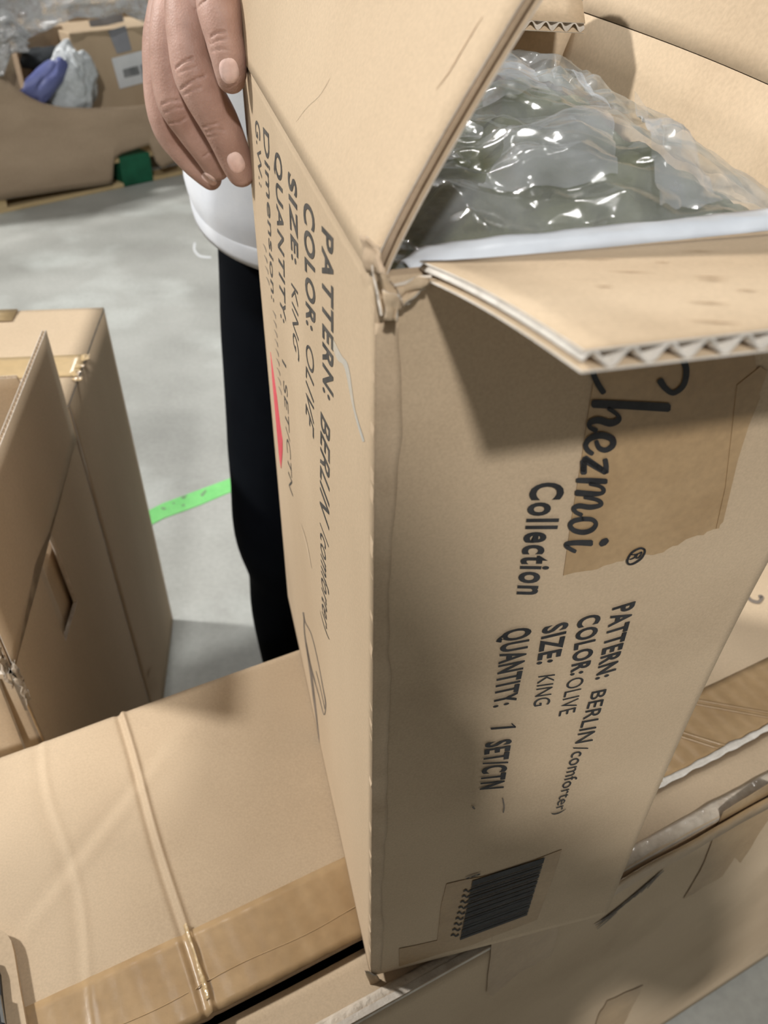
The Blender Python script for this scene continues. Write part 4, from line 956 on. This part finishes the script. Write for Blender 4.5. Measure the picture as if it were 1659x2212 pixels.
# arms, neck and head in the same skin
sh_r, sh_l = V(-.205, PY+.04, 1.41), V(.145, PY+.04, 1.41)
el_r = V(-.30, PY-.04, 1.32); wr_r = wrist+V(-.07, .15, .04)
body_ch = [
    [(sh_r, .058), (lerp(sh_r, el_r, .5), .05), (el_r, .042), (lerp(el_r, wr_r, .35), .043), (wr_r, .036), (wrist+V(-.035, .07, .017), .029)],
    [(sh_l, .058), (V(.215, PY+.05, 1.27), .05), (V(.255, PY+.04, 1.13), .042), (V(.262, PY-.01, 1.01), .039), (V(.262, PY-.06, .88), .027), (V(.260, PY-.075, .84), (.03, .018)), (V(.258, PY-.09, .79), (.04, .017))],
    [(V(-.03, PY+.03, 1.34), .075), (V(-.03, PY+.025, 1.46), .058), (V(-.03, PY+.01, 1.54), .056)],
    [(V(-.03, PY+.0, 1.545), (.052, .06)), (V(-.03, PY+.005, 1.60), (.068, .085)), (V(-.03, PY+.015, 1.665), (.074, .094)), (V(-.03, PY+.02, 1.70), (.066, .084))],
    [(V(-.03, PY-.078, 1.64), .008), (V(-.03, PY-.098, 1.605), .013), (V(-.03, PY-.085, 1.595), .012)],
    [(V(-.050, PY-.078, 1.572), .008), (V(-.03, PY-.086, 1.572), .009), (V(-.010, PY-.078, 1.572), .008)],
    [(V(-.107, PY+.02, 1.655), .010), (V(-.109, PY+.022, 1.62), .012), (V(-.103, PY+.016, 1.595), .008)],
    [(V(.047, PY+.02, 1.655), .010), (V(.049, PY+.022, 1.62), .012), (V(.043, PY+.016, 1.595), .008)],
    [(V(-.03, PY+.02, .95), (.13, .09)), (V(-.03, PY+.02, 1.15), (.13, .085)), (V(-.03, PY+.03, 1.36), (.16, .085))],
]
lh = V(.258, PY-.09, .79)
for k, (dx, ln) in enumerate(((-.030, .070), (-.010, .080), (.010, .075), (.028, .058))):
    p = lh+V(dx*.3, dx, -.005)
    body_ch.append([(p, .0095), (p+V(-.006, -.008, -ln*.45), .009), (p+V(-.016, -.010, -ln*.8), .008), (p+V(-.024, -.008, -ln), .0068)])
body_ch.append([(lh+V(-.01, -.03, .03), .011), (lh+V(-.02, -.05, -.005), .0105), (lh+V(-.026, -.055, -.035), .009)])
bv, bf_ = remesh(capsule_mesh(body_ch, 24), .005, 4)
allv = np.vstack([hv, bv]); k = len(hv)
body = obj('body', allv, hf+[tuple(i+k for i in q) for q in bf_], 'skin', person, True)
# nails laid on the finger tips
htree = BVHTree.FromPolygons([tuple(x) for x in hv], hf)
def nail(cx, cy, rx, ry, ang, lift=.0007):
    v = []; f = []; nr, na = 6, 22; ca, sa = math.cos(ang), math.sin(ang)
    for i in range(nr+1):
        for j in range(na):
            t = 2*math.pi*j/na; r = i/nr
            lx = rx*r*abs(math.cos(t))**.8*math.copysign(1, math.cos(t)); ly = ry*r*abs(math.sin(t))**.8*math.copysign(1, math.sin(t))
            x, yv = cx+lx*ca-ly*sa, cy+lx*sa+ly*ca
            d = Vector(ray(x, yv)).normalized(); h = htree.ray_cast(Vector(CAM), d)
            if h[0] is None: return
            n = V(*h[1]); n = n if n@V(*d) < 0 else -n
            v.append(V(*h[0])+n*(lift*(1-.75*r**4)-.00015*(r > .98)))
    for i in range(nr):
        for j in range(na): f.append((i*na+j, i*na+(j+1) % na, (i+1)*na+(j+1) % na, (i+1)*na+j))
    obj('fingernail', v, f, 'nail', body, True)
nail(495, 153, 21, 28, -.22); nail(510, 351, 17.5, 23, -.45); nail(452, 387, 9, 19, -.95)
for ex in (-.055, -.005):
    blob('eye', V(ex, PY-.072, 1.632), (V(.013, 0, 0), V(0, .010, 0), V(0, 0, .009)), 'white', body, 1, 0, 3); blob('iris', V(ex, PY-.080, 1.632), (V(.006, 0, 0), V(0, .003, 0), V(0, 0, .006)), 'black', body, 1, 0, 2)
hr = blob('hair', V(-.03, PY+.035, 1.685), (V(.084, 0, 0), V(0, .100, 0), V(0, 0, .075)), 'hair', person, 3, .06, 4)
# top: loose torso with a hem band, short sleeves
def torso(s, t):
    a = 2*math.pi*s; z = lerp(.905, 1.43, t)
    ca, sa = math.cos(a), math.sin(a)
    rx = float(np.interp(t, [0, .06, .3, .7, .9, 1], [.203, .213, .205, .205, .19, .10])); ry = float(np.interp(t, [0, .06, .3, .7, .9, 1], [.176, .184, .165, .15, .125, .07]))
    drop = (1-t)**6*(-.036*max(0, -sa)-.006)
    k = 1+.012*math.sin(a*5+t*9)*(1-t)+.012*mnoise.noise(Vector((ca*2, sa*2, t*6)))
    return V(-.035+rx*ca*k, PY+.03+ry*sa*k, z+drop)
top = sheet('shirt', torso, 72, 60, .004, ['shirt', 'shirt', 'shirt'], person)
def hem(s, t):
    p = torso(s, 0); a = 2*math.pi*s; return p+V(math.cos(a), math.sin(a), 0)*(.004+.0015*math.sin(math.pi*t))+ZV*(.026*t-.001)
sheet('hem_band', hem, 72, 4, .005, ['shirt']*3, top)
sv, sf = remesh(capsule_mesh([[(sh_r+V(.05, 0, .0), .075), (sh_r, .08), (lerp(sh_r, el_r, .55), .07)], [(sh_l-V(.05, 0, 0), .075), (sh_l, .08), (V(.215, PY+.05, 1.26), .07)]]), .008, 4)
obj('sleeves', sv, sf, 'shirt', top, True)
# trousers and shoes
tv, tf = remesh(capsule_mesh([
    [(V(-.03, PY+.03, 1.00), (.165, .125)), (V(-.03, PY+.03, .93), (.172, .13)), (V(-.03, PY+.03, .86), (.165, .125))],
    [(V(-.115, PY+.02, .90), .095), (V(-.128, PY, .72), .093), (V(-.146, PY-.02, .50), .083), (V(-.150, PY-.01, .40), .086), (V(-.143, PY+.01, .30), .083), (V(-.148, PY+.02, .20), .084), (V(-.138, PY+.02, .09), .088), (V(-.132, PY+.015, .05), .086)],
    [(V(.055, PY+.02, .90), .095), (V(.068, PY, .72), .093), (V(.085, PY-.02, .50), .083), (V(.09, PY+.01, .30), .083), (V(.095, PY+.02, .09), .088), (V(.095, PY+.015, .05), .086)]], 28), .009, 6)
obj('trousers', tv, tf, 'trousers', person, True)
for x in (-.137, .098):
    sv, sf = remesh(capsule_mesh([[(V(x, PY+.06, .045), (.042, .045)), (V(x, PY, .05), (.04, .05)), (V(x, PY-.09, .04), (.046, .036)), (V(x, PY-.16, .034), (.042, .03))]]), .006, 3)
    sv[:, 2] = np.maximum(sv[:, 2], .0); obj('shoe', sv, sf, 'shoe', person, True)

# ------------------------------------------------------------------ the photographer, standing on the near side with a phone
pho = thing('person', 'person in dark clothes photographing the carton with a phone', 'person', (.0, -.45, 0))
PX, PYY = .0, -.45; TX = .035
ph = thing('phone', 'black phone held out in front of the photographer', 'phone', tuple(CAM-_f*.02+_d*.05))
pc = CAM-_f*.012-_r*.062-_d*.020
phb = bbox_obj('phone_body', pc-_f*.008, _r*.075, _d*.155, _f*.008, 'black', ph, .003)
hl = CAM-_f*.016-_r*.062+_d*.09; hr_ = CAM-_f*.016+_r*.013+_d*.09
pch = []
for hp, sg, el in ((hl, -1, V(-.22, -.36, .98)), (hr_, 1, V(.37, -.36, .98))):
    wr_ = hp+_r*sg*.035+_d*.075-_f*.045
    pch += [[(V(TX+sg*.22, PYY, 1.33), .055), (lerp(V(TX+sg*.22, PYY, 1.33), el, .5), .048), (el, .042), (lerp(el, wr_, .4), .04), (wr_, .027)],
            [(wr_, .027), (hp+_r*sg*.032+_d*.03-_f*.022, (.032, .022)), (hp+_r*sg*.028-_d*.005-_f*.016, (.03, .017))]]
    for k in range(4):
        q = hp+_r*sg*.028+_d*(.025-.019*k)
        pch.append([(q-_f*.014, .0095), (q+_f*.004+_r*sg*.002, .009), (q+_f*.014-_r*sg*.018, .0085), (q+_f*.013-_r*sg*.036, .007)])
    pch.append([(hp+_r*sg*.03+_d*.02-_f*.022, .011), (hp+_r*sg*.02-_d*.012-_f*.028, .010), (hp-_r*sg*.006-_d*.028-_f*.024, .0085)])
pch += [[(V(PX, PYY, 1.30), .07), (V(PX, PYY, 1.42), .054)], [(V(PX, PYY+.03, 1.43), (.05, .06)), (V(PX, PYY+.02, 1.48), (.066, .083)), (V(PX, PYY, 1.55), (.072, .092)), (V(PX, PYY, 1.58), (.062, .08))],
        [(V(PX, PYY+.095, 1.51), .008), (V(PX, PYY+.112, 1.475), .013)], [(V(PX-.02, PYY+.09, 1.445), .008), (V(PX+.02, PYY+.09, 1.445), .008)]]
pv, pf_ = remesh(capsule_mesh(pch, 20), .0045, 3)
pbody = obj('body', pv, pf_, 'skin', pho, True)
blob('hair', V(PX, PYY-.025, 1.575), (V(.083, 0, 0), V(0, .098, 0), V(0, 0, .07)), 'hair', pho, 4, .06, 4)
for ex in (-.028, .028): blob('eye', V(PX+ex, PYY+.086, 1.50), (V(.012, 0, 0), V(0, .010, 0), V(0, 0, .008)), 'white', pbody, 1, 0, 2)
jv, jf = remesh(capsule_mesh([[(V(TX, PYY-.02, 1.31), (.19, .085)), (V(TX, PYY-.02, 1.15), (.19, .115)), (V(TX, PYY-.02, .95), (.185, .12)), (V(TX, PYY-.02, .82), (.19, .125))],
    [(V(TX-.15, PYY, 1.33), .068), (V(TX-.20, PYY, 1.31), .068), (lerp(V(TX-.21, PYY, 1.33), V(-.22, -.36, .98), .6), .06)], [(V(TX+.15, PYY, 1.33), .068), (V(TX+.20, PYY, 1.31), .068), (lerp(V(TX+.21, PYY, 1.33), V(.37, -.36, .98), .6), .06)]], 28), .009, 5)
obj('jacket', jv, jf, 'dark', pho, True)
jv, jf = remesh(capsule_mesh([[(V(PX-.09, PYY-.02, .86), .095), (V(PX-.10, PYY, .5), .08), (V(PX-.105, PYY-.01, .06), .075)], [(V(PX+.09, PYY-.02, .86), .095), (V(PX+.10, PYY, .5), .08), (V(PX+.105, PYY-.01, .06), .075)], [(V(PX, PYY-.02, .92), (.16, .11)), (V(PX, PYY-.02, .86), (.165, .115))]], 28), .01, 5)
obj('trousers', jv, jf, 'trousers', pho, True)
for sx in (-.105, .105):
    jv, jf = remesh(capsule_mesh([[(V(PX+sx, PYY-.07, .045), (.04, .045)), (V(PX+sx, PYY, .05), (.04, .05)), (V(PX+sx, PYY+.09, .04), (.045, .036)), (V(PX+sx, PYY+.15, .034), (.042, .03))]]), .006, 3)
    jv[:, 2] = np.maximum(jv[:, 2], 0); obj('shoe', jv, jf, 'shoe', pho, True)
